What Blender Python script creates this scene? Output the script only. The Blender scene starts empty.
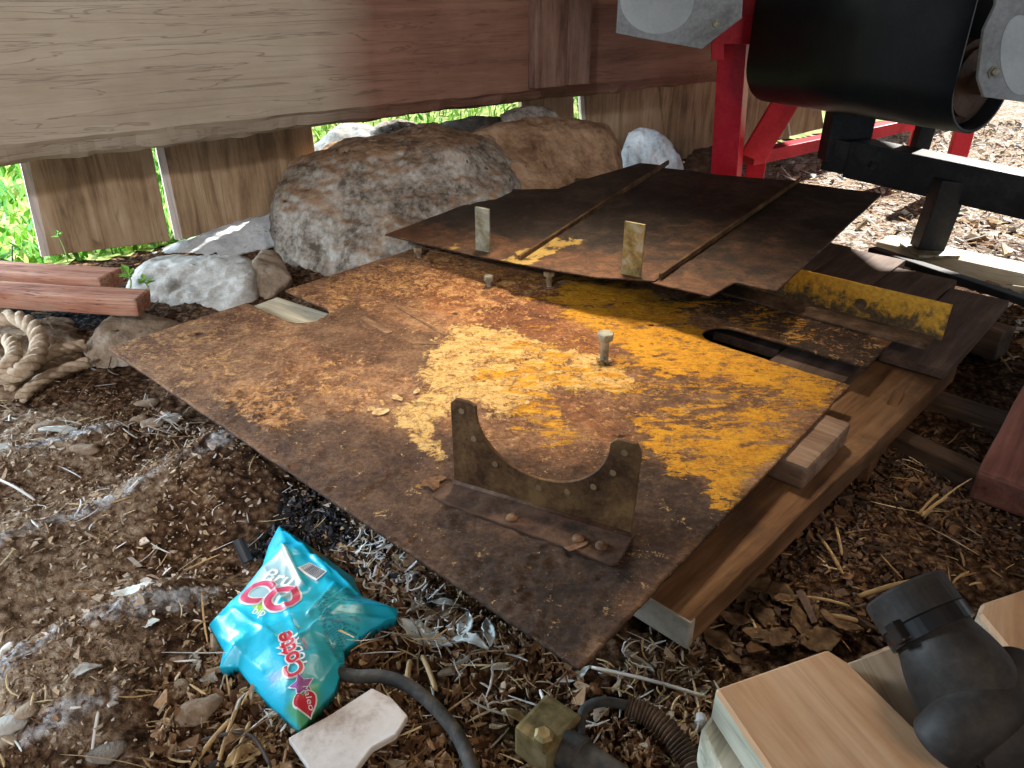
import bpy, bmesh, math, random
import numpy as np
from mathutils import Vector, Matrix, Euler
PI = math.pi
S = bpy.context.scene
C = S.collection
# ------------------------------------------------------------------ camera
CAMH = 0.80; FPX = 745.0; PITCH = math.radians(28)
cd = bpy.data.cameras.new('camera'); cam = bpy.data.objects.new('camera', cd); C.objects.link(cam)
cam.location = (0, 0, CAMH); cam.rotation_euler = (PI/2 - PITCH, 0, 0)
cd.sensor_width = 36; cd.lens = FPX/1024*36; cd.clip_start = .02
S.camera = cam
# ------------------------------------------------------------------ light
w = bpy.data.worlds.new('world'); S.world = w; w.use_nodes = True
bg = w.node_tree.nodes['Background']
bg.inputs[0].default_value = (.70, .86, 1.0, 1); bg.inputs[1].default_value = .55
def lamp(name, kind, loc, target, energy, color, **k):
    d = bpy.data.lights.new(name, kind); d.energy = energy; d.color = color
    for a, v in k.items(): setattr(d, a, v)
    o = bpy.data.objects.new(name, d); C.objects.link(o); o.location = loc
    o.rotation_euler = (Vector(target)-Vector(loc)).to_track_quat('-Z', 'Y').to_euler()
    return o
sun = lamp('sun', 'SUN', (5, 5, 6), (0, 0, 0), 13.0, (1, .96, .88), angle=.01)
fill_light = lamp('added_fill_light', 'AREA', (1.4, -1.6, 2.3), (.4, 1.6, .1), 24, (1, .80, .62), shape='RECTANGLE', size=1.0, size_y=.9)  # added warm fill from behind the camera, no door modelled there
pool_light = lamp('added_pool_spot', 'SPOT', (.25, 2.35, 2.35), (.06, 1.42, .14), 400, (1, .85, .64), spot_size=math.radians(33), spot_blend=1.0, shadow_soft_size=.28)  # added spot that makes the bright pool on the plate, no lamp hangs here
side_light = lamp('side_window_light', 'SPOT', (-1.3, -1.5, 1.9), (-1.1, 1.55, .3), 240, (.92, .95, 1.0), spot_size=math.radians(44), spot_blend=.35, shadow_soft_size=.12)
gap_light = lamp('yard_sky_light', 'AREA', (-3.1, 2.15, .95), (-.7, 1.2, 0), 170, (.66, .84, 1.0), shape='RECTANGLE', size=1.1, size_y=.8)
S.view_settings.view_transform = 'Standard'; S.view_settings.look = 'None'
S.view_settings.exposure = 0.35; S.view_settings.gamma = 1; S.view_settings.use_curve_mapping = False

# ------------------------------------------------------------------ measuring helpers
def ray(x, y):
    u = (x-512)/FPX; v = (y-384)/FPX
    return np.array([u, math.cos(PITCH)-v*math.sin(PITCH), -math.sin(PITCH)-v*math.cos(PITCH)])
def at(x, y, z):
    d = ray(x, y); return np.array([0, 0, CAMH])+(z-CAMH)/d[2]*d
def atY(x, y, Y):
    d = ray(x, y); return np.array([0, 0, CAMH])+Y/d[1]*d
# ------------------------------------------------------------------ numpy noise
def _h(ix, iy, iz, seed):
    n = (ix*374761393 + iy*668265263 + iz*2147483647*3 + iz*1274126177 + seed*974634777) & 0xffffffff
    n = ((n ^ (n >> 13))*1274126177) & 0xffffffff
    n = (n ^ (n >> 16)) & 0xffffffff
    return n/4294967295.0
def vnoise(x, y, z=0., seed=0):
    x, y, z = np.broadcast_arrays(np.asarray(x, float), np.asarray(y, float), np.asarray(z, float))
    xi = np.floor(x).astype(np.int64); yi = np.floor(y).astype(np.int64); zi = np.floor(z).astype(np.int64)
    fx = x-xi; fy = y-yi; fz = z-zi
    fx = fx*fx*(3-2*fx); fy = fy*fy*(3-2*fy); fz = fz*fz*(3-2*fz)
    r = 0
    for dx in (0, 1):
        for dy in (0, 1):
            for dz in (0, 1):
                wgt = (fx if dx else 1-fx)*(fy if dy else 1-fy)*(fz if dz else 1-fz)
                r = r + wgt*_h(xi+dx, yi+dy, zi+dz, seed)
    return r
def fbm(x, y, z=0., o=4, seed=0, g=.5):
    r = 0; a = 1; t = 0; s = 1
    for i in range(o):
        r = r + a*(vnoise(np.asarray(x)*s, np.asarray(y)*s, np.asarray(z)*s, seed+i*17)-.5); t += a; a *= g; s *= 2.03
    return r/t*2
def sstep(a, b, x): 
    t = np.clip((x-a)/(b-a), 0, 1); return t*t*(3-2*t)
def polydist(px, py, poly):   # signed distance, positive inside
    px = np.asarray(px, float); py = np.asarray(py, float)
    d = np.full(px.shape, 1e9); ins = np.zeros(px.shape, bool); n = len(poly)
    for i in range(n):
        ax, ay = poly[i][:2]; bx, by = poly[(i+1) % n][:2]
        ex, ey = bx-ax, by-ay; wx, wy = px-ax, py-ay
        t = np.clip((wx*ex+wy*ey)/(ex*ex+ey*ey+1e-12), 0, 1)
        d = np.minimum(d, np.hypot(wx-ex*t, wy-ey*t))
        c = ((ay > py) != (by > py)) & (px < (bx-ax)*(py-ay)/((by-ay) if by != ay else 1e-12)+ax)
        ins ^= c
    return np.where(ins, d, -d)
# ------------------------------------------------------------------ node materials
def newmat(name):
    m = bpy.data.materials.new(name); m.use_nodes = True
    nt = m.node_tree; b = nt.nodes['Principled BSDF']
    return m, nt, b
def N(nt, t, **k):
    n = nt.nodes.new(t)
    for a, v in k.items():
        if a == 'i':
            for q, z in v.items(): n.inputs[q].default_value = z
        else: setattr(n, a, v)
    return n
def L(nt, a, b): nt.links.new(a, b)
def ramp(nt, fac, stops):
    r = N(nt, 'ShaderNodeValToRGB'); e = r.color_ramp.elements
    while len(e) < len(stops): e.new(.5)
    for q, (p, c) in zip(e, stops): q.position = p; q.color = (*c, 1) if len(c) == 3 else c
    L(nt, fac, r.inputs[0]); return r.outputs[0]
def coords(nt, scale=(1, 1, 1), kind='Object'):
    tc = N(nt, 'ShaderNodeTexCoord'); mp = N(nt, 'ShaderNodeMapping'); mp.inputs['Scale'].default_value = scale
    L(nt, tc.outputs[kind], mp.inputs[0]); return mp.outputs[0]
def noise(nt, vec, scale, detail=6, rough=.6, dist=0):
    n = N(nt, 'ShaderNodeTexNoise', i={'Scale': scale, 'Detail': detail, 'Roughness': rough, 'Distortion': dist})
    L(nt, vec, n.inputs['Vector']); return n.outputs['Fac']
def mix(nt, fac, a, b, mode='MIX'):
    m = N(nt, 'ShaderNodeMix', data_type='RGBA', blend_type=mode)
    for s, v in ((m.inputs[0], fac), (m.inputs[6], a), (m.inputs[7], b)):
        if isinstance(v, (int, float)): s.default_value = v
        elif isinstance(v, tuple): s.default_value = (*v, 1)
        else: L(nt, v, s)
    return m.outputs[2]
def math_(nt, op, a, b=None, clamp=False):
    m = N(nt, 'ShaderNodeMath', operation=op, use_clamp=clamp)
    for s, v in ((m.inputs[0], a), (m.inputs[1], b)):
        if v is None: continue
        if isinstance(v, (int, float)): s.default_value = v
        else: L(nt, v, s)
    return m.outputs[0]
def bump(nt, b, h, strength=.5, dist=.005):
    n = N(nt, 'ShaderNodeBump', i={'Strength': strength, 'Distance': dist}); L(nt, h, n.inputs['Height']); L(nt, n.outputs[0], b.inputs['Normal'])
def speck(name, cols, scale=8, rough=.85, bs=.4, bd=.004, metal=0, detail=8, fine=90, spec=.3):
    m, nt, b = newmat(name); v = coords(nt)
    n1 = noise(nt, v, scale, detail, .65, .3); n2 = noise(nt, v, fine, 5, .7)
    f = math_(nt, 'ADD', math_(nt, 'MULTIPLY', n1, .72), math_(nt, 'MULTIPLY', n2, .28))
    k = len(cols); st = [(.37+.26*i/(k-1), c) for i, c in enumerate(cols)]
    L(nt, ramp(nt, f, st), b.inputs['Base Color'])
    b.inputs['Roughness'].default_value = rough; b.inputs['Metallic'].default_value = metal
    b.inputs['Specular IOR Level'].default_value = spec
    bump(nt, b, f, min(1, bs*1.3), bd*1.8); return m
def wood(name, cols, rough=.8, g=1.0, bs=.35, knots=.0, stain=None, cracks=.35):
    m, nt, b = newmat(name); v = coords(nt, (1.6, 16, 16)); v2 = coords(nt)
    n0 = noise(nt, v, 1.3*g, 5, .55, .9); n1 = noise(nt, v, 7*g, 6, .7, .2); n2 = noise(nt, v2, 6, 5, .6)
    f = math_(nt, 'ADD', math_(nt, 'MULTIPLY', n0, .5), math_(nt, 'ADD', math_(nt, 'MULTIPLY', n1, .25), math_(nt, 'MULTIPLY', n2, .25)))
    k = len(cols); c = ramp(nt, f, [(.38+.24*i/(k-1), q) for i, q in enumerate(cols)])
    ck = ramp(nt, noise(nt, coords(nt, (.9, 20, 20)), 1.7*g, 3, .5, .8), [(.482, (0, 0, 0)), (.5, (1, 1, 1)), (.518, (0, 0, 0))]); c = mix(nt, math_(nt, 'MULTIPLY', ck, cracks), c, tuple(q*.25 for q in cols[0]))
    if knots:
        vo = N(nt, 'ShaderNodeTexVoronoi', i={'Scale': 4.2*g}); L(nt, coords(nt, (1, 2.0, 2.0)), vo.inputs['Vector'])
        kk = ramp(nt, vo.outputs['Distance'], [(.02, (1, 1, 1)), (.09, (0, 0, 0))])
        c = mix(nt, math_(nt, 'MULTIPLY', kk, knots), c, tuple(q*.3 for q in cols[0]))
    if stain:
        s = ramp(nt, noise(nt, v2, 3.5, 6, .65, .5), [(.47, (0, 0, 0)), (.62, (1, 1, 1))])
        c = mix(nt, math_(nt, 'MULTIPLY', s, stain[1]), c, stain[0])
    L(nt, c, b.inputs['Base Color']); b.inputs['Roughness'].default_value = rough; b.inputs['Specular IOR Level'].default_value = .25
    bump(nt, b, f, bs, .004); return m
def plain(name, col, rough=.5, metal=0, bs=.1, var=.25, scale=20, spec=.5):
    c2 = tuple(max(0, q*(1-var)) for q in col); c3 = tuple(min(1, q*(1+var)) for q in col)
    return speck(name, [c2, col, c3], scale, rough, bs, .002, metal, 5, 120, spec)
# ------------------------------------------------------------------ object helpers
def link(o, parent=None):
    C.objects.link(o)
    if parent is not None: o.parent = parent
    return o
def tag(o, label=None, cat=None, group=None, kind=None):
    if label: o['label'] = label
    if cat: o['category'] = cat
    if group: o['group'] = group
    if kind: o['kind'] = kind
    return o
def obj(name, bm, mats, parent=None, smooth=False, loc=None, rot=None, mtx=None):
    me = bpy.data.meshes.new(name)
    if isinstance(bm, bmesh.types.BMesh):
        bmesh.ops.recalc_face_normals(bm, faces=bm.faces[:])
        bm.to_mesh(me); bm.free()
    else: me.from_pydata([tuple(map(float, q)) for q in bm[0]], [], bm[1]); me.update()
    for m in (mats if isinstance(mats, (list, tuple)) else [mats]): me.materials.append(m)
    if smooth:
        for p in me.polygons: p.use_smooth = True
    o = bpy.data.objects.new(name, me)
    if loc is not None: o.location = loc
    if rot is not None: o.rotation_euler = rot
    if mtx is not None: o.matrix_world = mtx
    link(o, parent); return o
def empty(name, loc=(0, 0, 0), rz=0):
    o = bpy.data.objects.new(name, None); o.location = loc; o.rotation_euler = (0, 0, rz); o.empty_display_size = .05
    return link(o)
def rot_to(d, up=(0, 0, 1)):     # matrix with X along d
    x = Vector(d).normalized(); u = Vector(up); y = u.cross(x)
    if y.length < 1e-4: y = Vector((0, 1, 0))
    y.normalize(); z = x.cross(y)
    return Matrix((x, y, z)).transposed()
def rbox(l, wd, h, bev=.003, seg=8, amp=.0, seed=0, center=(0, 0, 0), bsegs=2, end=.0):
    """board: length on X, centred; slight waviness"""
    bm = bmesh.new(); bmesh.ops.create_cube(bm, size=1)
    for v in bm.verts: v.co = Vector((v.co.x*l, v.co.y*wd, v.co.z*h))
    if bev: bmesh.ops.bevel(bm, geom=bm.edges[:], offset=bev, segments=bsegs, profile=.6, affect='EDGES')
    for i in range(1, seg):
        x = -l/2+l*i/seg
        bmesh.ops.bisect_plane(bm, geom=bm.verts[:]+bm.edges[:]+bm.faces[:], plane_co=(x, 0, 0), plane_no=(1, 0, 0))
    if amp:
        for v in bm.verts:
            p = v.co
            dz = float(fbm(p.x*6, p.y*9+seed*3.1, p.z*9, 3, seed)); dy = float(fbm(p.x*6+31, p.y*9, p.z*9+seed*1.7, 3, seed+5))
            dx = float(fbm(p.x*3+7, p.y*40, p.z*40+seed, 2, seed+9))
            v.co += Vector((dx*amp*(1+end*(abs(p.x) > l*.48)), dy*amp, dz*amp))
    for v in bm.verts: v.co += Vector(center)
    return bm
def board(name, p0, p1, wd, h, mat, parent=None, up=(0, 0, 1), bev=.003, amp=.0015, seed=0, seg=8, end=0, smooth=False):
    """board whose centre line runs p0 to p1"""
    p0 = Vector(p0); p1 = Vector(p1); d = p1-p0
    M = rot_to(d, up).to_4x4(); M.translation = (p0+p1)/2
    o = obj(name, rbox(d.length, wd, h, bev, seg, amp, seed, end=end), mat, None, smooth)
    if parent is not None:
        o.parent = parent; o.matrix_world = M; o.matrix_parent_inverse = parent.matrix_basis.inverted(); o.matrix_basis = M
    else: o.matrix_world = M
    return o
def tube_bm(pts, rad, n=12, bm=None, caps=True, close=False):
    bm = bm or bmesh.new(); pts = [Vector(p) for p in pts]; K = len(pts)
    if not hasattr(rad, '__len__'): rad = [rad]*K
    rings = []; ref = None
    for i, p in enumerate(pts):
        t = (pts[(i+1) % K if close else min(i+1, K-1)]-pts[(i-1) % K if close else max(i-1, 0)]).normalized()
        if ref is None: ref = t.orthogonal().normalized()
        ref = (ref-t*ref.dot(t)); ref = ref.normalized() if ref.length > 1e-6 else t.orthogonal().normalized()
        q = t.cross(ref)
        rings.append([bm.verts.new(p+(ref*math.cos(2*PI*k/n)+q*math.sin(2*PI*k/n))*rad[i]) for k in range(n)])
    for i in range(K if close else K-1):
        a, b = rings[i], rings[(i+1) % K]
        for k in range(n): bm.faces.new((a[k], a[(k+1) % n], b[(k+1) % n], b[k]))
    if caps and not close: bm.faces.new(rings[0][::-1]); bm.faces.new(rings[-1])
    return bm
def spline(pts, n=8):
    P = [np.array(p, float) for p in pts]; out = []
    for i in range(len(P)-1):
        p0 = P[max(i-1, 0)]; p1 = P[i]; p2 = P[i+1]; p3 = P[min(i+2, len(P)-1)]
        for k in range(n):
            t = k/n
            out.append(.5*((2*p1)+(-p0+p2)*t+(2*p0-5*p1+4*p2-p3)*t*t+(-p0+3*p1-3*p2+p3)*t**3))
    out.append(P[-1]); return out
def lathe_bm(prof, n=24, bm=None):   # (r, z)
    bm = bm or bmesh.new(); rings = []
    for r, z in prof: rings.append([bm.verts.new((r*math.cos(2*PI*k/n), r*math.sin(2*PI*k/n), z)) for k in range(n)])
    for a, b in zip(rings, rings[1:]):
        for k in range(n): bm.faces.new((a[k], a[(k+1) % n], b[(k+1) % n], b[k]))
    bm.faces.new(rings[0][::-1]); bm.faces.new(rings[-1]); return bm
def prism_bm(poly, h, bev=0):       # poly in XY, extruded z 0..h
    bm = bmesh.new(); vs = [bm.verts.new((p[0], p[1], 0)) for p in poly]; f = bm.faces.new(vs)
    r = bmesh.ops.extrude_face_region(bm, geom=[f])
    for v in r['geom']:
        if isinstance(v, bmesh.types.BMVert): v.co.z += h
    if bev: bmesh.ops.bevel(bm, geom=bm.edges[:], offset=bev, segments=1, affect='EDGES')
    return bm
def pmesh(name, V, F, mats, parent=None, smooth=True, attrs=None):
    """big numpy mesh (V n*3, F m*k)"""
    me = bpy.data.meshes.new(name); V = np.asarray(V, np.float32); F = np.asarray(F, np.int32); k = F.shape[1]
    me.vertices.add(len(V)); me.vertices.foreach_set('co', V.ravel())
    me.loops.add(F.size); me.loops.foreach_set('vertex_index', F.ravel())
    me.polygons.add(len(F)); me.polygons.foreach_set('loop_start', np.arange(0, F.size, k, dtype=np.int32))
    me.update(calc_edges=True); me.validate()
    me.polygons.foreach_set('use_smooth', np.full(len(me.polygons), smooth))
    for a, v in (attrs or {}).items():
        at_ = me.color_attributes.new(a, 'FLOAT_COLOR', 'POINT')
        col = np.ones((len(V), 4), np.float32); col[:, :v.shape[1]] = v; at_.data.foreach_set('color', col.ravel())
    for m in (mats if isinstance(mats, (list, tuple)) else [mats]): me.materials.append(m)
    return link(bpy.data.objects.new(name, me), parent)
def hull_rock(name, pts, mat, seed=0, amp=.02, freq=7, cuts=5, smooth_it=2, parent=None, fine=.006, rnd=.0):
    bm = bmesh.new()
    for p in pts: bm.verts.new(p)
    r = bmesh.ops.convex_hull(bm, input=bm.verts[:])
    bmesh.ops.delete(bm, geom=list({g for g in r['geom_interior']+r['geom_unused'] if isinstance(g, bmesh.types.BMVert)}), context='VERTS')
    for it in range(cuts):
        lens = sorted(e.calc_length() for e in bm.edges); th = max(lens[int(len(lens)*.35)], .012)
        bmesh.ops.subdivide_edges(bm, edges=[e for e in bm.edges if e.calc_length() > th], cuts=1, use_grid_fill=False)
        bmesh.ops.triangulate(bm, faces=bm.faces[:])
        if 2 <= it < smooth_it+3: bmesh.ops.smooth_vert(bm, verts=bm.verts[:], factor=.5, use_axis_x=True, use_axis_y=True, use_axis_z=True)
    Q = np.array([v.co[:] for v in bm.verts]); B0 = np.array(pts); lo0, hi0 = B0.min(0), B0.max(0); lo1, hi1 = Q.min(0), Q.max(0)
    Q = lo0+(Q-lo1)/(hi1-lo1)*(hi0-lo0)
    for v, q in zip(bm.verts, Q): v.co = q
    bm.normal_update()
    P = np.array([v.co[:] for v in bm.verts]); Nn = np.array([v.normal[:] for v in bm.verts])
    d = fbm(P[:, 0]*freq, P[:, 1]*freq, P[:, 2]*freq, 4, seed)*amp
    rd = 1-np.abs(fbm(P[:, 0]*freq*1.7+9, P[:, 1]*freq*1.7, P[:, 2]*freq*2.6, 3, seed+3)); d = d+(rd-.8)*amp*.6
    d = d+fbm(P[:, 0]*45, P[:, 1]*45, P[:, 2]*45, 3, seed+8)*fine
    P = P+Nn*d[:, None]
    for v, p in zip(bm.verts, P): v.co = p
    c = P.mean(0); c[2] = P[:, 2].min()
    for v in bm.verts: v.co -= Vector(c)
    return obj(name, bm, mat, parent, True, loc=c)

# ================================================================== frames of reference
WO = np.array([-1.29, 1.93]); WD = np.array([.793, .609]); WN = np.array([-.609, .793])   # line of the wall: along, outward
def wallp(s, o, z): q = WO+WD*s+WN*o; return (q[0], q[1], z)
def on_wall(x, y, o=0.):
    d = ray(x, y); q = WO+WN*o
    A = np.array([[d[0], -WD[0]], [d[1], -WD[1]]]); t, s = np.linalg.solve(A, q)
    return s, CAMH+t*d[2]
PZ = .14
PL = at(108, 348, PZ); PA = np.array([.7427, -.6696, 0]); PB = np.array([.6696, .7427, 0])
def pl(s, t, z=0.): return PL+PA*s+PB*t+np.array([0, 0, z])
def pst(x, y, z=PZ): d = at(x, y, z)-PL; return float(d@PA), float(d@PB)

# ================================================================== materials
M = {}
M['beam'] = None
def beam_mat():
    m, nt, b = newmat('old_beam_wood'); v = coords(nt, (.7, 11, 11)); v2 = coords(nt)
    n0 = noise(nt, v, 1.2, 6, .6, .4); n1 = noise(nt, v, 9, 6, .7); n2 = noise(nt, v2, 3, 5, .6)
    f = math_(nt, 'ADD', math_(nt, 'MULTIPLY', n0, .45), math_(nt, 'ADD', math_(nt, 'MULTIPLY', n1, .25), math_(nt, 'MULTIPLY', n2, .3)))
    grey = ramp(nt, f, [(.30, (.30, .235, .17)), (.5, (.43, .35, .26)), (.68, (.52, .44, .34))])
    red = ramp(nt, f, [(.36, (.14, .066, .044)), (.5, (.235, .118, .080)), (.62, (.31, .165, .115))])
    sx = N(nt, 'ShaderNodeSeparateXYZ'); tc = N(nt, 'ShaderNodeTexCoord'); L(nt, tc.outputs['Object'], sx.inputs[0])
    k = math_(nt, 'ADD', sx.outputs[0], math_(nt, 'MULTIPLY', math_(nt, 'SUBTRACT', n2, .5), .25))
    mr = N(nt, 'ShaderNodeMapRange', i={'From Min': .86, 'From Max': 1.08}); L(nt, k, mr.inputs[0])
    c = mix(nt, mr.outputs[0], grey, red)  # wood reddens to the right; the step also paints in the daylight edge
    cr = ramp(nt, noise(nt, coords(nt, (.6, 14, 14)), 2.2, 3, .5, 1.2), [(.485, (0, 0, 0)), (.498, (1, 1, 1)), (.511, (0, 0, 0))])
    c = mix(nt, math_(nt, 'MULTIPLY', cr, .45), c, (.05, .03, .02))
    L(nt, c, b.inputs['Base Color']); b.inputs['Roughness'].default_value = .85; b.inputs['Specular IOR Level'].default_value = .2
    bump(nt, b, math_(nt, 'SUBTRACT', f, math_(nt, 'MULTIPLY', cr, .3)), .5, .006); return m
M['beam'] = beam_mat()
M['cleat'] = wood('cleat_wood', [(.09, .05, .035), (.19, .105, .075), (.28, .17, .13)])
M['siding'] = wood('siding_wood', [(.17, .105, .058), (.36, .235, .135), (.50, .36, .235)], g=.8, knots=.5)
M['siding_lit_edge'] = wood('siding_lit_edge', [(.5, .42, .38), (.7, .6, .55), (.8, .72, .66)])
M['rock'] = speck('boulder_rock', [(.075, .062, .05), (.19, .16, .13), (.33, .29, .25), (.46, .42, .37)], 9, .95, .9, .012, fine=60)
M['rock_brown'] = speck('dusty_brown_rock', [(.10, .05, .025), (.22, .12, .065), (.33, .20, .115), (.42, .27, .17)], 7, .97, .7, .01, fine=70)
M['rock_pale'] = speck('pale_rock', [(.22, .20, .17), (.42, .39, .35), (.58, .55, .51)], 6, .95, .6, .01, fine=50)
M['rock_tan'] = speck('tan_rock', [(.16, .11, .07), (.32, .24, .17), (.48, .40, .32)], 6, .95, .7, .01, fine=60)
M['rock_dark'] = speck('dark_rock', [(.02, .02, .018), (.07, .06, .05), (.14, .12, .10)], 8, .9, .7, .01)
M['rock_white'] = speck('white_limestone', [(.38, .40, .42), (.58, .60, .62), (.72, .74, .75)], 7, .9, .6, .01)
def dusted(name, rock, dust, lo=.62, hi=.98):
    m, nt, b = newmat(name); v = coords(nt)
    n1 = noise(nt, v, 9, 9, .68, .4); n2 = noise(nt, v, 55, 6, .7); f = math_(nt, 'ADD', math_(nt, 'MULTIPLY', n1, .6), math_(nt, 'MULTIPLY', n2, .4))
    c1 = ramp(nt, f, [(.40+.065*i, c) for i, c in enumerate(rock)]); c2 = ramp(nt, f, [(.42+.08*i, c) for i, c in enumerate(dust)])
    g = N(nt, 'ShaderNodeNewGeometry'); sx = N(nt, 'ShaderNodeSeparateXYZ'); L(nt, g.outputs['Normal'], sx.inputs[0])
    k = math_(nt, 'ADD', sx.outputs[2], math_(nt, 'MULTIPLY', math_(nt, 'SUBTRACT', n1, .5), 1.2))
    mr = N(nt, 'ShaderNodeMapRange', i={'From Min': lo, 'From Max': hi}); L(nt, k, mr.inputs[0])
    L(nt, mix(nt, mr.outputs[0], c1, c2), b.inputs['Base Color']); b.inputs['Roughness'].default_value = .95; b.inputs['Specular IOR Level'].default_value = .15
    bump(nt, b, f, .9, .012); return m
M['boulder'] = dusted('dust_topped_boulder', [(.10, .08, .06), (.25, .21, .17), (.38, .34, .29), (.50, .46, .41)], [(.13, .065, .035), (.25, .145, .08), (.36, .23, .14)])
def plate_mat(name, kind):
    m, nt, b = newmat(name); v = coords(nt)
    vs = coords(nt, (1, 1, 1))
    big = noise(nt, v, 5, 7, .65, .6); mid = noise(nt, v, 22, 8, .7, .5); fin = noise(nt, v, 120, 6, .75); vf = noise(nt, v, 330, 3, .7)
    mpx = N(nt, 'ShaderNodeMapping'); mpx.inputs['Scale'].default_value = (1, 3.2, 1); mpx.inputs['Rotation'].default_value = (0, 0, .35); L(nt, vs, mpx.inputs[0])
    streak = noise(nt, mpx.outputs[0], 11, 9, .74, .8)
    f = math_(nt, 'ADD', math_(nt, 'MULTIPLY', big, .3), math_(nt, 'ADD', math_(nt, 'MULTIPLY', mid, .35), math_(nt, 'MULTIPLY', fin, .35)))
    if kind == 'main':
        A = N(nt, 'ShaderNodeVertexColor', layer_name='paint'); sp = N(nt, 'ShaderNodeSeparateColor'); L(nt, A.outputs[0], sp.inputs[0])
        Y, D, O = sp.outputs[0], sp.outputs[1], sp.outputs[2]
        A2 = N(nt, 'ShaderNodeVertexColor', layer_name='paint2'); sp2 = N(nt, 'ShaderNodeSeparateColor'); L(nt, A2.outputs[0], sp2.inputs[0])
        Wt, RD, FL = sp2.outputs[0], sp2.outputs[1], sp2.outputs[2]
        hi = math_(nt, 'ADD', math_(nt, 'MULTIPLY', noise(nt, v, 34, 8, .72, .8), .5), math_(nt, 'MULTIPLY', noise(nt, v, 125, 6, .78, .3), .5))
        rust = ramp(nt, f, [(.40, (.075, .030, .014)), (.47, (.19, .085, .040)), (.53, (.33, .165, .080)), (.60, (.50, .29, .15))])
        dark = ramp(nt, f, [(.40, (.016, .009, .006)), (.49, (.050, .027, .017)), (.58, (.12, .070, .044))])
        red = ramp(nt, f, [(.41, (.09, .028, .012)), (.5, (.24, .08, .026)), (.58, (.42, .17, .06))])
        orange = ramp(nt, hi, [(.40, (.22, .09, .03)), (.49, (.44, .20, .07)), (.58, (.62, .34, .14))])
        yel = ramp(nt, hi, [(.38, (.34, .13, .008)), (.46, (.64, .27, .010)), (.56, (.78, .38, .022))])
        pale = ramp(nt, hi, [(.38, (.36, .18, .05)), (.46, (.60, .34, .10)), (.57, (.72, .48, .19))])
        c = mix(nt, D, rust, dark); c = mix(nt, RD, c, red)
        def thr(mask, n, lo, hi_, kk=.9):
            q = math_(nt, 'ADD', mask, math_(nt, 'MULTIPLY', math_(nt, 'SUBTRACT', n, .5), kk*2))
            r = N(nt, 'ShaderNodeMapRange', i={'From Min': lo, 'From Max': hi_}); L(nt, q, r.inputs[0]); return r.outputs[0]
        c = mix(nt, thr(O, hi, .38, .72, 2.4), c, orange)
        mpx2 = N(nt, 'ShaderNodeMapping'); mpx2.inputs['Scale'].default_value = (1, 2.2, 1); mpx2.inputs['Rotation'].default_value = (0, 0, .28); L(nt, vs, mpx2.inputs[0])
        st2 = noise(nt, mpx2.outputs[0], 30, 9, .76, .7)
        sy = math_(nt, 'ADD', math_(nt, 'MULTIPLY', streak, .40), math_(nt, 'ADD', math_(nt, 'MULTIPLY', st2, .38), math_(nt, 'MULTIPLY', hi, .22)))
        pm = thr(Wt, hi, .36, .60, 2.2); c = mix(nt, pm, c, pale)
        ym = thr(Y, sy, .46, .55, 2.6)
        c = mix(nt, ym, c, yel)
        gr = thr(0.0, st2, .06, .30, 1.4); c = mix(nt, math_(nt, 'MULTIPLY', gr, .55), c, (.10, .055, .03))
        c = mix(nt, math_(nt, 'MULTIPLY', ramp(nt, vf, [(.56, (0, 0, 0)), (.64, (1, 1, 1))]), .45), c, (.03, .018, .01))
        L(nt, c, b.inputs['Base Color'])
        rr = N(nt, 'ShaderNodeMapRange', i={'To Min': .82, 'To Max': .5}); L(nt, ym, rr.inputs[0]); L(nt, rr.outputs[0], b.inputs['Roughness'])
        h = math_(nt, 'ADD', math_(nt, 'MULTIPLY', math_(nt, 'ADD', f, hi), .7), math_(nt, 'MULTIPLY', math_(nt, 'ADD', ym, pm), .05)); bump(nt, b, h, 1.0, .011)
    else:
        A = N(nt, 'ShaderNodeVertexColor', layer_name='paint'); sp = N(nt, 'ShaderNodeSeparateColor'); L(nt, A.outputs[0], sp.inputs[0])
        c1 = ramp(nt, f, [(.41, (.012, .008, .006)), (.5, (.034, .022, .016)), (.58, (.08, .052, .036))])
        c2 = ramp(nt, f, [(.41, (.06, .022, .010)), (.5, (.11, .048, .022)), (.58, (.19, .09, .042))])
        c3 = ramp(nt, f, [(.36, (.25, .13, .02)), (.55, (.45, .30, .08))])
        def thr2(mask, n, lo, hi, kk):
            s = math_(nt, 'ADD', mask, math_(nt, 'MULTIPLY', math_(nt, 'SUBTRACT', n, .5), kk))
            r = N(nt, 'ShaderNodeMapRange', i={'From Min': lo, 'From Max': hi}); L(nt, s, r.inputs[0]); return r.outputs[0]
        c = mix(nt, thr2(sp.outputs[0], mid, .3, .8, 1.4), c1, c2)
        c = mix(nt, thr2(sp.outputs[1], mid, .5, .6, 1.4), c, c3)
        L(nt, c, b.inputs['Base Color']); b.inputs['Roughness'].default_value = .62; bump(nt, b, f, .45, .004)
    b.inputs['Specular IOR Level'].default_value = .28
    return m
M['plate'] = plate_mat('rusted_painted_steel', 'main'); M['plate2'] = plate_mat('dark_rusted_sheet', 'upper')
M['bracket'] = speck('brown_rusted_bracket', [(.032, .015, .007), (.080, .040, .018), (.15, .082, .036), (.23, .135, .055)], 12, .6, .4, .003, .25, fine=150)
M['hole'] = plain('hole_rim_rust', (.22, .14, .075), .8)
M['bolt'] = speck('zinc_bolt', [(.16, .14, .10), (.33, .32, .26), (.46, .46, .40)], 60, .45, .3, .001, .6, fine=300)
M['bolt_rust'] = speck('rusty_bolt', [(.10, .06, .035), (.28, .19, .11), (.42, .32, .2)], 60, .7, .3, .001, .3, fine=300)
M['tab'] = speck('zinc_tab', [(.16, .12, .05), (.30, .29, .22), (.42, .44, .38)], 30, .55, .3, .002, .3)
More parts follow.
